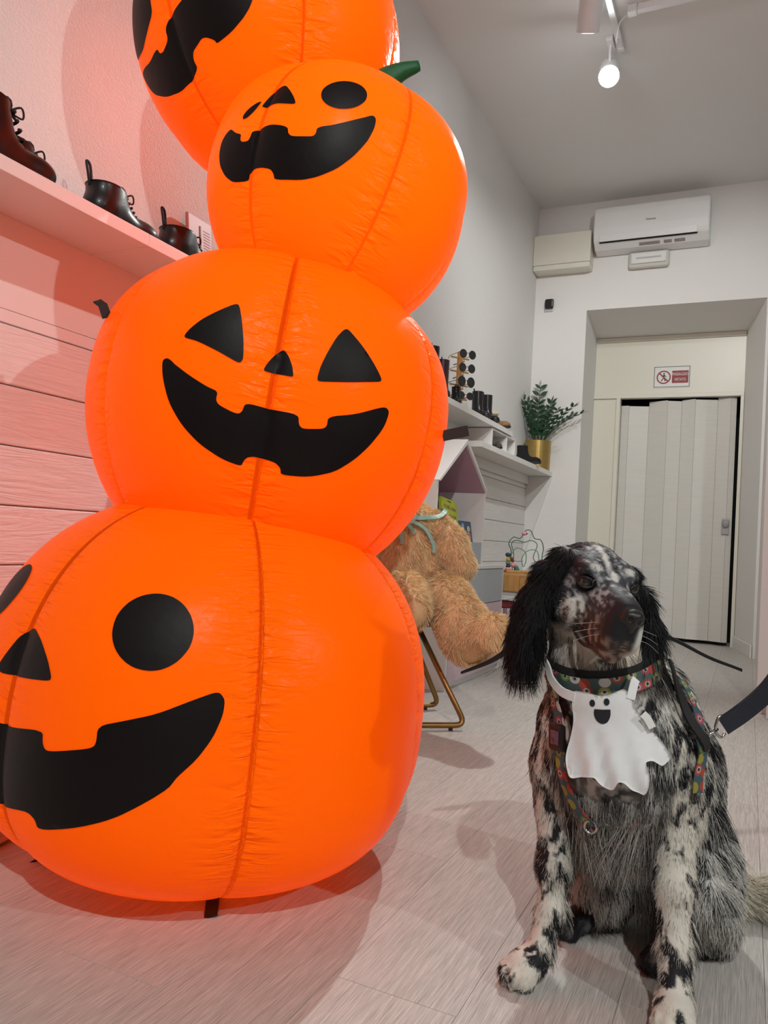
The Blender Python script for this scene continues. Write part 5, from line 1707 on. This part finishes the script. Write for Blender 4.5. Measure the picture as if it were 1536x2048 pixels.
# leg coming towards the viewer
TB.chain([(-1.330, 2.965, 0.555), (-1.240, 2.84, 0.520), (-1.185, 2.765, 0.480)], [0.090, 0.085, 0.080], 0.04, 'leg')
TV, TF = TB.mesh(0.009)
TV = relax(TV, TF, 2)
bear = thing('teddy_bear', 'large tan plush teddy bear slumped on the teal chair behind the pumpkins', 'teddy bear', (-1.345, 3.045, 0.46))
SOLE = [(np.array((-0.900, 2.795, 0.335)), unit((0.30, -0.30, -0.92)), 0.085), (np.array((-1.150, 2.715, 0.455)), unit((0.50, -0.70, -0.35)), 0.085)]
def bear_col(P, N=None):
    v = fbm(P * 18, 3, 3)
    c = TAN_[None] * (0.78 + 0.5 * v)[:, None]
    for sc, sn, sr in SOLE:
        k_ = step(np.linalg.norm(P - sc, axis=1), sr, sr * 0.8)[:, None]
        c = c * (1 - k_) + np.array(s2l(212, 184, 140)) * k_
    return c
blob_object('plush_body', TV, TF, M['plush'], bear, bear_col(TV))
def b_len(P, N):
    l = np.full(len(P), 0.026)
    for sc, sn, sr in SOLE:
        l = np.where((np.linalg.norm(P - sc, axis=1) < sr * 0.85) & ((N @ sn) > 0.5), 0.006, l)
    return l
grow('fur', TV, TF, 42000, lambda P, N: np.where(P[:, 2] > 0.93, 0.4, 1.0) * np.where(N[:, 1] > 0.5, 0.35, 1.0), b_len,
     lambda P, N: np.tile(np.array([0.25, -0.15, -0.8]), (len(P), 1)), lambda P, N: bear_col(P) * (0.8 + 0.35 * rng.random((len(P), 1))), 0.9, 0.0011, bear, M['plush'], 4, 0.25, 0.22)
# face of the bear and its ribbon
for s_ in (-0.075, 0.035):
    MB().ball(tb(0.105, s_ - 0.12, 1.03), 0.013, 12).build('eye', M['black'], bear, smooth=True)
MB().ball(tb(0.172, -0.155, 0.985), (0.018, 0.026, 0.018), 12, TMx).build('nose', mat('bear_nose', (0.05, 0.03, 0.02), 0.6), bear, smooth=True)
M['ribbon'] = mat('teal_ribbon', s2l(128, 168, 158), 0.45, noise=((50, 50, 50), 0.15))
def bear_skin(pts, off):
    P = np.asarray(pts, float)
    for _ in range(12): P = P - TB.grad(P) * (TB.eval(P) - off)[:, None] * 0.9
    return P
nk = [tb(0.16 * math.cos(q), 0.17 * math.sin(q), 0.885 - 0.02 * math.cos(q)) for q in np.linspace(0, 2 * math.pi, 16, endpoint=False)]
nk = bear_skin(nk, 0.024)
ribbon('neck_ribbon', list(nk), 0.020, 0.002, M['ribbon'], bear, normals=list(TB.grad(nk)), closed=True, n=3)
for pts_ in ([(-1.355, 2.93, 0.845), (-1.300, 2.90, 0.80), (-1.275, 2.87, 0.735)], [(-1.33, 2.92, 0.84), (-1.24, 2.97, 0.80), (-1.195, 2.98, 0.735), (-1.18, 2.97, 0.70)], [(-1.34, 2.92, 0.84), (-1.27, 2.90, 0.83), (-1.225, 2.90, 0.79)]):
    q_ = bear_skin(pts_, 0.028)
    ribbon('ribbon_tail', list(q_), 0.016, 0.0015, M['ribbon'], bear, normals=list(TB.grad(q_)))
lp_ = [np.array((-1.275, 2.86, 0.835)), np.array((-1.235, 2.845, 0.815)), np.array((-1.215, 2.84, 0.850)), np.array((-1.250, 2.85, 0.862))]
ribbon('ribbon_bow', lp_, 0.018, 0.0015, mat('pale_ribbon', s2l(190, 215, 205), 0.35), bear, normals=[np.array((0.3, -0.2, 1.0)), np.array((0.9, -0.3, 0)), np.array((0.4, -0.3, 1)), np.array((-0.6, -0.3, 0.7))], closed=True)

# ================================================================== play table with bead maze
tb_ = thing('play_table', 'low oak children table with white panels beside the house bookcase', 'table', (-1.51, 5.18, 0))
tx0, tx1, ty0, ty1 = -1.745, -1.282, 4.865, 5.50
for (a, b) in ((tx1 - 0.04, ty0), (tx0, ty0), (tx1 - 0.04, ty1 - 0.04), (tx0, ty1 - 0.04)):
    MB().box((a, b, 0.0), (a + 0.04, b + 0.04, 0.565)).build('leg', M['oak'], tb_, bevel=0.003)
MB().box((tx0 + 0.04, ty0 + 0.006, 0.455), (tx1 - 0.04, ty0 + 0.030, 0.560)).build('apron', M['oak_x'], tb_, bevel=0.002)
MB().box((tx0 + 0.04, ty1 - 0.030, 0.455), (tx1 - 0.04, ty1 - 0.006, 0.560)).build('apron', M['oak_x'], tb_, bevel=0.002)
MB().box((tx1 - 0.026, ty0 + 0.04, 0.525), (tx1 - 0.004, ty1 - 0.04, 0.560)).build('edge_strip', M['oak_x'], tb_, bevel=0.002)
MB().box((tx1 - 0.022, ty0 + 0.04, 0.420), (tx1 - 0.008, ty1 - 0.04, 0.524)).build('side_panel', M['white'], tb_, bevel=0.001)
MB().box((tx0 + 0.03, ty0 + 0.031, 0.425), (tx1 - 0.03, ty1 - 0.031, 0.455)).build('tray_bottom', M['white'], tb_)
MB().box((tx0 + 0.02, ty0 + 0.012, 0.545), (tx1 - 0.028, ty1 - 0.03, 0.5645)).build('tabletop', M['oak_x'], tb_, bevel=0.001)
stl = thing('child_stool', 'small mauve stool with a red seat pushed under the play table', 'stool', (-1.52, 5.02, 0))
MB().lathe([(0, 0.335), (0.12, 0.335), (0.135, 0.345), (0.135, 0.365), (0.12, 0.375), (0, 0.375)], (-1.52, 5.06, 0), 24).build('seat', mat('red_cushion', s2l(150, 60, 66), 0.7), stl, smooth=False)
for a, b in ((-0.08, -0.08), (0.08, -0.08), (0.08, 0.08), (-0.08, 0.08)):
    MB().tube([(-1.52 + a, 5.06 + b, 0.335), (-1.52 + a * 1.2, 5.06 + b * 1.2, 0.0)], 0.014, 8).build('leg', M['pink_deep'], stl)

bm = thing('bead_maze', 'wooden bead maze toy with looping green wires on the play table', 'toy', (-1.40, 5.15, 0.565))
ax_ = unit((0.86, 0.50, 0)); bc = np.array((-1.400, 5.29, 0.565))
MB().obox(bc + (0, 0, 0.008), (0.30, 0.14, 0.016), np.stack([ax_, [-ax_[1], ax_[0], 0], [0, 0, 1.0]])).build('base', M['oak_x'], bm, bevel=0.004)
wires = [
    [(-.135, 0.016), (-.115, .14), (-.135, .20), (-.10, .245), (-.055, .24), (-.02, .295), (.02, .295), (.045, .245), (.09, .235), (.115, .18), (.105, .12), (.12, 0.016)],
    [(-.115, 0.016), (-.11, .10), (-.085, .16), (-.05, .17), (-.005, .14), (.0, .08), (-.018, .045), (-.03, .10), (.0, .15), (.05, .165), (.085, .14), (.10, 0.016)],
    [(-.09, 0.016), (-.08, .12), (-.10, .20), (-.07, .225), (-.01, .215), (.04, .23), (.08, .20), (.06, .11), (.10, .06), (.115, 0.016)]]
gm = [mat('green_wire', s2l(45, 92, 70), 0.35), mat('pale_green_wire', s2l(96, 150, 122), 0.35), mat('mid_green_wire', s2l(70, 118, 92), 0.35)]
for i_, w_ in enumerate(wires):
    sd = np.array([-ax_[1], ax_[0], 0]) * (0.03 * (i_ - 1))
    pts_ = [bc + ax_ * a + sd * (1 if k_ % 3 else 0.6) + np.array((0, 0, b)) for k_, (a, b) in enumerate(w_)]
    MB().tube(spline(pts_, 7), 0.0032, 6).build('wire', gm[i_], bm, smooth=True)
beadc = {'navy': (38, 58, 84), 'yellow': (196, 158, 50), 'teal': (70, 130, 125), 'pink': (220, 150, 160), 'dark': (40, 34, 36), 'green': (46, 110, 86), 'brown': (120, 66, 46), 'sky': (150, 185, 195)}
BM_ = {k_: mat('bead_' + k_, s2l(*v_), 0.35) for k_, v_ in beadc.items()}
for a, s_, z, r, c_ in ((-.135, -.03, .115, .020, 'navy'), (-.133, -.03, .082, .017, 'yellow'), (-.132, -.03, .058, .018, 'teal'), (-.131, -.03, .036, .017, 'dark'), (-.131, -.03, .018, .020, 'pink'),
                        (-.105, .0, .090, .016, 'brown'), (-.09, .02, .075, .014, 'brown'), (-.085, .02, .045, .022, 'pink'), (-.06, .03, .030, .018, 'teal'), (-.055, .03, .014, .020, 'green'),
                        (-.03, -.03, .268, .018, 'pink'), (-.015, -.03, .268, .010, 'dark'), (.10, .02, .052, .018, 'brown'), (.105, .0, .030, .020, 'teal'), (.085, .0, .020, .020, 'navy'), (.122, -.03, .060, .017, 'pink')):
    MB().ball(bc + ax_ * a + np.array([-ax_[1], ax_[0], 0]) * s_ * 0.9 + np.array((0, 0, z + 0.006)), (r, r, r * 0.8), 12).build('bead', BM_[c_], bm, smooth=True)
ty = thing('plastic_toy', 'pink and magenta plastic toy lying behind the bead maze', 'toy', (-1.30, 5.36, 0.565))
MB().ball((-1.335, 5.46, 0.590), (0.040, 0.030, 0.025), 14).build('toy_body', mat('pink_toy', s2l(214, 130, 165), 0.4), ty, smooth=True)
MB().ball((-1.330, 5.46, 0.622), (0.022, 0.022, 0.022), 12).build('knob', mat('magenta_toy', s2l(176, 60, 140), 0.4), ty, smooth=True)
MB().tube(spline([(-1.37, 5.47, 0.585), (-1.36, 5.47, 0.64), (-1.33, 5.47, 0.655), (-1.30, 5.47, 0.64), (-1.29, 5.47, 0.585)], 5), 0.010, 8).build('handle', mat('magenta_toy', s2l(176, 60, 140), 0.4), ty, smooth=True)

# low round pouf peeping out behind the bottom pumpkin, by the boards
pf = thing('floor_pouf', 'low round beige pouf with piped rim at the left edge behind the bottom pumpkin', 'pouf', (-1.615, 1.235, 0))
pm = mat('beige_leather', (0.55, 0.44, 0.34), 0.5)
MB().lathe([(0, 0.0), (0.100, 0.0), (0.108, 0.012), (0.108, 0.075), (0.095, 0.095), (0.0, 0.105)], (-1.615, 1.235, 0), 40).build('cushion', pm, pf, smooth=True)
MB().tube([(-1.615 + 0.108 * math.cos(q), 1.235 + 0.108 * math.sin(q), 0.014) for q in np.linspace(0, 2 * math.pi, 40, endpoint=False)], 0.008, 8, True).build('piping', pm, pf, smooth=True)
sk = thing('floor_bracket', 'small white plastic block on the floor beside the right wall edge', 'bracket', (0.16, 4.20, 0))
MB().box((0.105, 4.12, 0.0), (0.23, 4.235, 0.10)).build('block', M['white_plastic'], sk, bevel=0.006)
MB().box((0.118, 4.135, 0.10), (0.215, 4.222, 0.108)).build('lid', M['white'], sk, bevel=0.003)
# ================================================================== footwear on the shelves
def boot(name, label, cat, pos, heading, L=0.24, H=0.12, style='lace', upper=None, group=None, wool=False, scale_w=1.0, tab=True, plain_sole=True):
    """toe along heading; pos = point under the heel"""
    k = L / 0.24
    dx = unit((heading[0], heading[1], 0)); dy = np.array([-dx[1], dx[0], 0])
    Mx = np.stack([dx, dy * scale_w, [0, 0, 1.0]])
    pos = np.asarray(pos, float)
    W = lambda x, y, z: pos + np.array([x, y, z]) @ Mx
    t = thing(name, label, cat, tuple(pos), group)
    Bt = Blob()
    Bt.cone((.045 * k, 0, .050 * k), (.060 * k, 0, .055 * k), .040 * k, .042 * k, .02)
    Bt.cone((.055 * k, 0, .045 * k), (.185 * k, 0, .036 * k), .038 * k, .034 * k, .02)
    Bt.ell((.200 * k, 0, .036 * k), (.042 * k, .041 * k, .030 * k), .02)
    Bt.cone((.110 * k, 0, .055 * k), (.090 * k, 0, min(H, .085 * k)), .032 * k, .036 * k, .025)
    if style != 'low':
        Bt.cone((.062 * k, 0, .06 * k), (.058 * k, 0, H + 0.02), .043 * k, .046 * k, .02)
        Bt.cone((.085 * k, 0, .07 * k), (.075 * k, 0, H + 0.02), .034 * k, .036 * k, .02)
    else:
        Bt.cone((.062 * k, 0, .05 * k), (.060 * k, 0, H + 0.02), .040 * k, .042 * k, .02)
    v, f = Bt.mesh(0.005 * max(0.8, k))
    v = relax(v, f, 2)
    v[:, 2] = np.clip(v[:, 2], 0.018, H)
    top = v[:, 2] >= H - 1e-6
    v[top, 2] -= 0.012 * np.clip(1 - np.hypot((v[top, 0] - .065 * k) / (.044 * k), v[top, 1] / (.040 * k)), 0, 1) ** 0.3
    link_mesh('upper', [W(*q) for q in v], f.tolist(), upper or M['leather'], t, smooth=True)
    out = spline([(-.002 * k, 0, 0), (.010 * k, .032 * k, 0), (.06 * k, .036 * k, 0), (.11 * k, .031 * k, 0), (.18 * k, .044 * k, 0), (.228 * k, .032 * k, 0), (.246 * k, 0, 0), (.228 * k, -.032 * k, 0), (.18 * k, -.042 * k, 0), (.11 * k, -.030 * k, 0), (.06 * k, -.036 * k, 0), (.010 * k, -.032 * k, 0)], 4, True)
    so = MB().prism([W(q[0], q[1], 0.010) for q in out], (0, 0, 0.014))
    so.build('sole', M['rubber'], t, bevel=0.003)
    MB().prism([W(q[0], q[1] * 0.96, 0.0) for q in out if q[0] < .085 * k], (0, 0, 0.011)).build('heel', M['rubber'], t)
    if style == 'lace':
        for j in range(5):
            s = j / 4
            z = .066 * k + s * (H - .066 * k - 0.008)
            xf = (.150 - .045 * min(1, s * 1.4)) * k - .006 * k + 0.0
            xf = (.158 - .034 * s) * k
            MB().tube(spline([W(xf - .012 * k, -.026 * k, z - .004), W(xf + .004 * k, -.010 * k, z + .006), W(xf + .006 * k, .010 * k, z + .004), W(xf - .012 * k, .026 * k, z - .006)], 4), 0.0036 * k, 6).build('lace', M['lace'], t, smooth=True)
        for sg in (-1, 1):
            b0 = W(.118 * k, 0, H - .004)
            MB().tube(spline([b0, b0 + dx * .020 * k + dy * sg * .016 * k + np.array((0, 0, .014 * k)), b0 + dx * .030 * k + dy * sg * .010 * k - np.array((0, 0, .004 * k)), b0 + dx * .004 * k], 5), 0.0022 * k, 6).build('lace_bow', M['lace'], t, smooth=True)
    if style == 'lace':
        MB().ball(W(.108 * k, 0, H + .002), (.012 * k, .024 * k, .022 * k), 12, Mx).build('tongue', upper or M['leather'], t, smooth=True)
    if tab:
        p0 = W(.016 * k, 0, H - .012)
        MB().tube(spline([p0 + dy * .004, p0 - dx * .012 * k + np.array((0, 0, .030 * k)), p0 - dx * .018 * k + np.array((0, 0, .052 * k)), p0 - dx * .006 * k + np.array((0, 0, .046 * k)), p0 + dx * .003 + np.array((0, 0, .006))], 5), [0.0036 * k] * 21, 6).build('pull_tab', M['lace'], t, smooth=True)
    if wool:
        c0 = W(.062 * k, 0, H)
        MB().tube([c0 + (dx * .040 * k * math.cos(q) + dy * .038 * k * math.sin(q)) for q in np.linspace(0, 2 * math.pi, 20, endpoint=False)], 0.016 * k, 8, True).build('wool_cuff', M['wool'], t, smooth=True)
        MB().ball(c0 - np.array((0, 0, 0.004)), (.040 * k, .036 * k, .006), 14).build('lining', M['wool'], t, smooth=True)
    return t

ZS = 1.560
G1 = 'black boots on the long wall shelf'
boot('lace_up_boot', 'glossy black lace-up boot on the shelf, nearest the left edge of the frame', 'boot', (-1.632, 1.085, ZS), (0.0, 1), 0.27, 0.155, 'lace', group=G1, tab=False)
boot('lace_up_boot', 'black boot of which only the rounded toe shows behind the nearest shelf boot', 'boot', (-1.727, 1.230, ZS), (0.0, 1), 0.27, 0.135, 'lace', group=G1, tab=False, scale_w=0.95)
boot('lace_up_boot', 'small black lace-up boot with upright heel loop, middle of the shelf boots', 'boot', (-1.660, 1.488, ZS), (0.02, 1), 0.262, 0.118, 'lace', group=G1)
boot('lace_up_boot', 'small dark maroon-black lace-up boot standing just before the foot gauge', 'boot', (-1.660, 1.785, ZS), (0.02, 1), 0.270, 0.112, 'lace', group=G1)
# a brass plate on the nearest boot is a size card
sc_ = thing('size_card', 'pale size card tucked beside the nearest boot on the shelf', 'card', (-1.575, 1.185, ZS + 0.03))
MB().obox((-1.580, 1.130, ZS + 0.085), (0.0012, 0.040, 0.050), rotz(0.05)).build('card', M['cream'], sc_)

# foot gauge against the wall
fg = thing('foot_gauge', 'mauve plastic foot-measuring board leaning on the wall behind the last boot', 'measuring board', (-1.74, 2.06, ZS))
fgM = np.stack([unit((0, 1, 0)), unit((-0.12, 0, 1)), unit((1, 0, 0.12))])
fc = np.array((-1.738, 2.062, ZS + 0.126))
MB().obox(fc, (0.130, 0.250, 0.012), fgM).build('board', M['mauve_plastic'], fg, bevel=0.010)
MB().obox(fc + fgM[2] * 0.007 + fgM[1] * 0.02, (0.006, 0.15, 0.002), fgM).build('slot', mat('grey_slot', (0.22, 0.19, 0.20), 0.6), fg)
MB().obox(fc + fgM[2] * 0.007 - fgM[1] * 0.085, (0.085, 0.05, 0.006), fgM).build('heel_rest', mat('pale_mauve', s2l(222, 205, 210), 0.5), fg, bevel=0.006)
for j in range(14):
    MB().obox(fc + fgM[2] * 0.0065 + fgM[1] * (-0.045 + 0.010 * j) + fgM[0] * 0.035, (0.035, 0.0016, 0.001), fgM).build('scale_mark', mat('scale_ink', s2l(170, 150, 158), 0.6) if j == 0 else bpy.data.materials['scale_ink'], fg)

# far boots
G2 = 'footwear at the far end of the shelves'
boot('tall_boot', 'tall dark maroon boot half hidden by the pumpkin stack', 'boot', (-1.680, 4.20, ZS), (0.5, -0.85), 0.20, 0.245, 'tall', M['maroon_leather'], G2)
boot('tall_boot', 'tall near-black boot just behind the maroon boot, at the pumpkin edge', 'boot', (-1.690, 4.06, ZS), (0.5, -0.85), 0.20, 0.290, 'tall', M['leather'], G2)
boot('ankle_boot', 'small black lace-up boot beside the sunglasses stand', 'boot', (-1.640, 4.345, ZS), (0.5, -0.85), 0.13, 0.120, 'lace', M['leather'], G2)
boot('ankle_boot', 'black leather ankle boot, left one of the pair right of the sunglasses stand', 'boot', (-1.700, 4.86, ZS), (0.8, -0.6), 0.18, 0.195, 'tall', M['leather'], G2)
boot('ankle_boot', 'black leather ankle boot, right one of the pair right of the sunglasses stand', 'boot', (-1.695, 5.04, ZS), (0.8, -0.6), 0.185, 0.205, 'tall', M['leather'], G2)
boot('wool_slipper', 'tan slipper with fluffy cream cuff at the end of the upper shelf', 'slipper', (-1.720, 5.22, ZS), (0.95, -0.2), 0.19, 0.115, 'low', M['tan_leather'], G2, wool=True, tab=False)
ZL = 1.400
boot('sock_boot', 'black sock boot in front of the gold planter', 'boot', (-1.715, 5.98, ZL), (1, 0.12), 0.205, 0.150, 'tall', mat('black_knit', (0.006, 0.006, 0.007), 0.9), G2, tab=False)
cb_ = thing('shoe_cubby', 'small white open display box on the lower shelf holding brown slippers', 'display box', (-1.66, 5.13, ZL))
cy0, cy1 = 4.86, 5.42
for lo, hi, nm in (((XW, cy0, ZL), (-1.556, cy0 + 0.014, ZL + 0.120), 'side'), ((XW, cy1 - 0.014, ZL), (-1.556, cy1, ZL + 0.120), 'side'), ((XW, 5.20, ZL), (-1.556, 5.212, ZL + 0.108), 'divider'), ((XW, cy0 + 0.014, ZL + 0.108), (-1.556, cy1 - 0.014, ZL + 0.120), 'top'), ((XW, cy0 + 0.014, ZL), (XW + 0.008, 5.199, ZL + 0.107), 'back')):
    MB().box(lo, hi).build(nm, M['white'], cb_, bevel=0.001)
boot('wool_slipper', 'brown suede slipper with pale cuff, left one inside the white cubby', 'slipper', (-1.745, 4.955, ZL), (1, 0.0), 0.19, 0.075, 'low', M['brown_leather'], G2, wool=True, tab=False, scale_w=0.9)
boot('wool_slipper', 'brown suede slipper with pale cuff, right one inside the white cubby', 'slipper', (-1.745, 5.085, ZL), (1, 0.0), 0.19, 0.075, 'low', M['brown_leather'], G2, wool=True, tab=False, scale_w=0.9)

# ------------------------------------------------------------------ sunglasses stand
st_ = thing('sunglasses_stand', 'turned wooden stand with pegs holding four pairs of sunglasses', 'display stand', (-1.665, 4.47, ZS))
MB().lathe([(0, 0), (0.055, 0), (0.055, 0.012), (0.018, 0.016), (0, 0.016)], (-1.665, 4.47, ZS), 20).build('base', M['oak'], st_)
MB().lathe([(0, 0.014), (0.018, 0.014), (0.018, 0.370), (0.015, 0.375), (0, 0.375)], (-1.665, 4.47, ZS), 18).build('post', M['oak'], st_)
gf = unit((0.8, -0.6, 0)); gs = np.array([0.6, 0.8, 0])
lvl = [0.335, 0.250, 0.165, 0.080]
for z in lvl:
    MB().tube([np.array((-1.665, 4.47, ZS + z)) - gs * 0.065, np.array((-1.665, 4.47, ZS + z)) + gs * 0.065], 0.0055, 8).build('peg', M['oak'], st_)
    MB().tube([np.array((-1.665, 4.47, ZS + z - 0.03)) - gf * 0.070, np.array((-1.665, 4.47, ZS + z - 0.03)) + gf * 0.05], 0.0045, 8).build('peg', M['oak'], st_)
gold_w = mat('gold_wire', s2l(190, 150, 95), 0.3, metal=0.9)
tort = mat('tortoise_frame', s2l(120, 78, 56), 0.35)
labels = ['round black sunglasses on the top peg of the wooden stand', 'round black sunglasses on the second peg from the top', 'oval black sunglasses on the third peg of the wooden stand', 'dark sunglasses with red temples on the lowest peg']
for i_, z in enumerate(lvl):
    c = np.array((-1.665, 4.47, ZS + z + 0.008)) + gf * 0.085
    g = thing('sunglasses', labels[i_], 'sunglasses', tuple(c - (0, 0, 0.03)), 'sunglasses on the wooden stand')
    fm = tort if i_ < 3 else M['red']
    rr = (0.024, 0.024, 0.026, 0.025)[i_]
    rz = (0.026, 0.026, 0.031, 0.022)[i_]
    am = (gold_w, gold_w, tort, M['red'])[i_]
    rim = MB()
    for sg in (-1, 1):
        lc = c + gs * sg * 0.033
        V = [lc + gs * rr * math.cos(q) + np.array((0, 0, rz * math.sin(q))) for q in np.linspace(0, 2 * math.pi, 20, endpoint=False)]
        MB().tube(V, 0.0022, 6, True).build('rim', M['black'] if i_ != 3 else M['black'], g, smooth=True)
        MB().prism([v_ - gf * 0.001 for v_ in V], gf * 0.002).build('lens', M['lens_grey'], g)
        h_ = c + gs * sg * (0.033 + rr) + np.array((0, 0, 0.006))
        MB().tube(spline([h_, h_ - gf * 0.06, h_ - gf * 0.115 - np.array((0, 0, 0.002)), h_ - gf * 0.135 - np.array((0, 0, 0.018))], 4), 0.0022 if i_ != 3 else 0.0034, 6).build('temple', am, g, smooth=True)
    MB().tube(spline([c - gs * (0.033 - rr) + (0, 0, 0.004), c + gf * 0.004 + (0, 0, 0.008), c + gs * (0.033 - rr) + (0, 0, 0.004)], 3), 0.002, 6).build('bridge', fm, g, smooth=True)

# ------------------------------------------------------------------ potted plant
pot = thing('potted_plant', 'dark green leafy potted plant in a tall gold cylinder planter', 'plant', (-1.652, 6.44, ZL))
pc = np.array((-1.652, 6.44, ZL))
MB().lathe([(0, 0), (0.104, 0), (0.106, 0.003), (0.110, 0.246), (0.112, 0.250), (0.108, 0.250), (0.105, 0.225), (0, 0.225)], pc, 48).build('planter', M['gold'], pot, smooth=False)
MB().lathe([(0, 0.226), (0.104, 0.226), (0.104, 0.228), (0, 0.229)], pc, 24).build('soil', M['soil'], pot)
R = random.Random(5)
def frond(az, tilt, ln, bend):
    d = np.array([math.cos(az), math.sin(az), 0])
    b0 = pc + d * 0.03 + np.array((0, 0, 0.22))
    pts = []
    for s in np.linspace(0, 1, 9):
        a = tilt + bend * s
        pts.append(b0 + d * ln * s * math.sin(a) + np.array((0, 0, ln * s * math.cos(a))))
    pts = [np.array((max(p[0], XL + 0.012), min(p[1], YB - 0.012), p[2])) for p in pts]
    mb = MB().tube(pts, list(np.linspace(0.0065, 0.0025, 9)), 6)
    sd = np.array([-d[1], d[0], 0])
    P = np.array(spline(pts, 4))
    n = len(P)
    lf = MB()
    for i in range(7, n - 1, 4):
        tg = unit(P[min(i + 1, n - 1)] - P[i - 1])
        ss = unit(np.cross(tg, np.cross(sd, tg)) * 0.2 + sd)
        for sg in (-1, 1):
            L = (0.082 - 0.022 * abs(i / n - 0.5)) * (0.85 + 0.3 * R.random())
            w = L * 0.21
            o = unit(ss * sg * 0.85 + tg * 0.55 + np.array((0, 0, R.uniform(-0.05, 0.25))))
            nn = unit(np.cross(o, tg)) * sg
            wd = unit(np.cross(nn, o))
            a = P[i]
            q = [a, a + o * L * 0.3 + wd * w, a + o * L * 0.65 + wd * w * 0.85, a + o * L, a + o * L * 0.65 - wd * w * 0.85, a + o * L * 0.3 - wd * w, a + o * L * 0.4 - nn * w * 0.25]
            q = [np.array((max(p[0], XL + 0.006), min(p[1], YB - 0.006), p[2])) for p in q]
            lf.add(q, [(0, 1, 6), (1, 2, 6), (2, 3, 6), (3, 4, 6), (4, 5, 6), (5, 0, 6)])
    tg = unit(P[-1] - P[-3])
    lf.add([P[-1], P[-1] + tg * 0.03 + sd * 0.010, P[-1] + tg * 0.065, P[-1] + tg * 0.03 - sd * 0.010], [(0, 1, 2, 3)])
    o = mb.build('stem', M['stem_green'], pot, smooth=True)
    lf_o = lf.build('leaflets', M['leaf'], o)
    lf_o['kind'] = 'stuff'
for az, tl, ln, bd__ in ((1.9, 0.10, 0.52, 0.02), (-2.6, 0.28, 0.42, 0.15), (-2.0, 0.22, 0.36, 0.3), (-1.4, 0.38, 0.40, 0.35), (-0.9, 0.45, 0.40, 0.45), (-0.3, 0.40, 0.42, 0.35), (0.05, 0.48, 0.42, 0.40), (0.5, 0.40, 0.38, 0.35), (1.0, 0.15, 0.40, 0.10), (2.6, 0.20, 0.40, 0.05)):
    frond(az, tl, ln, bd__)
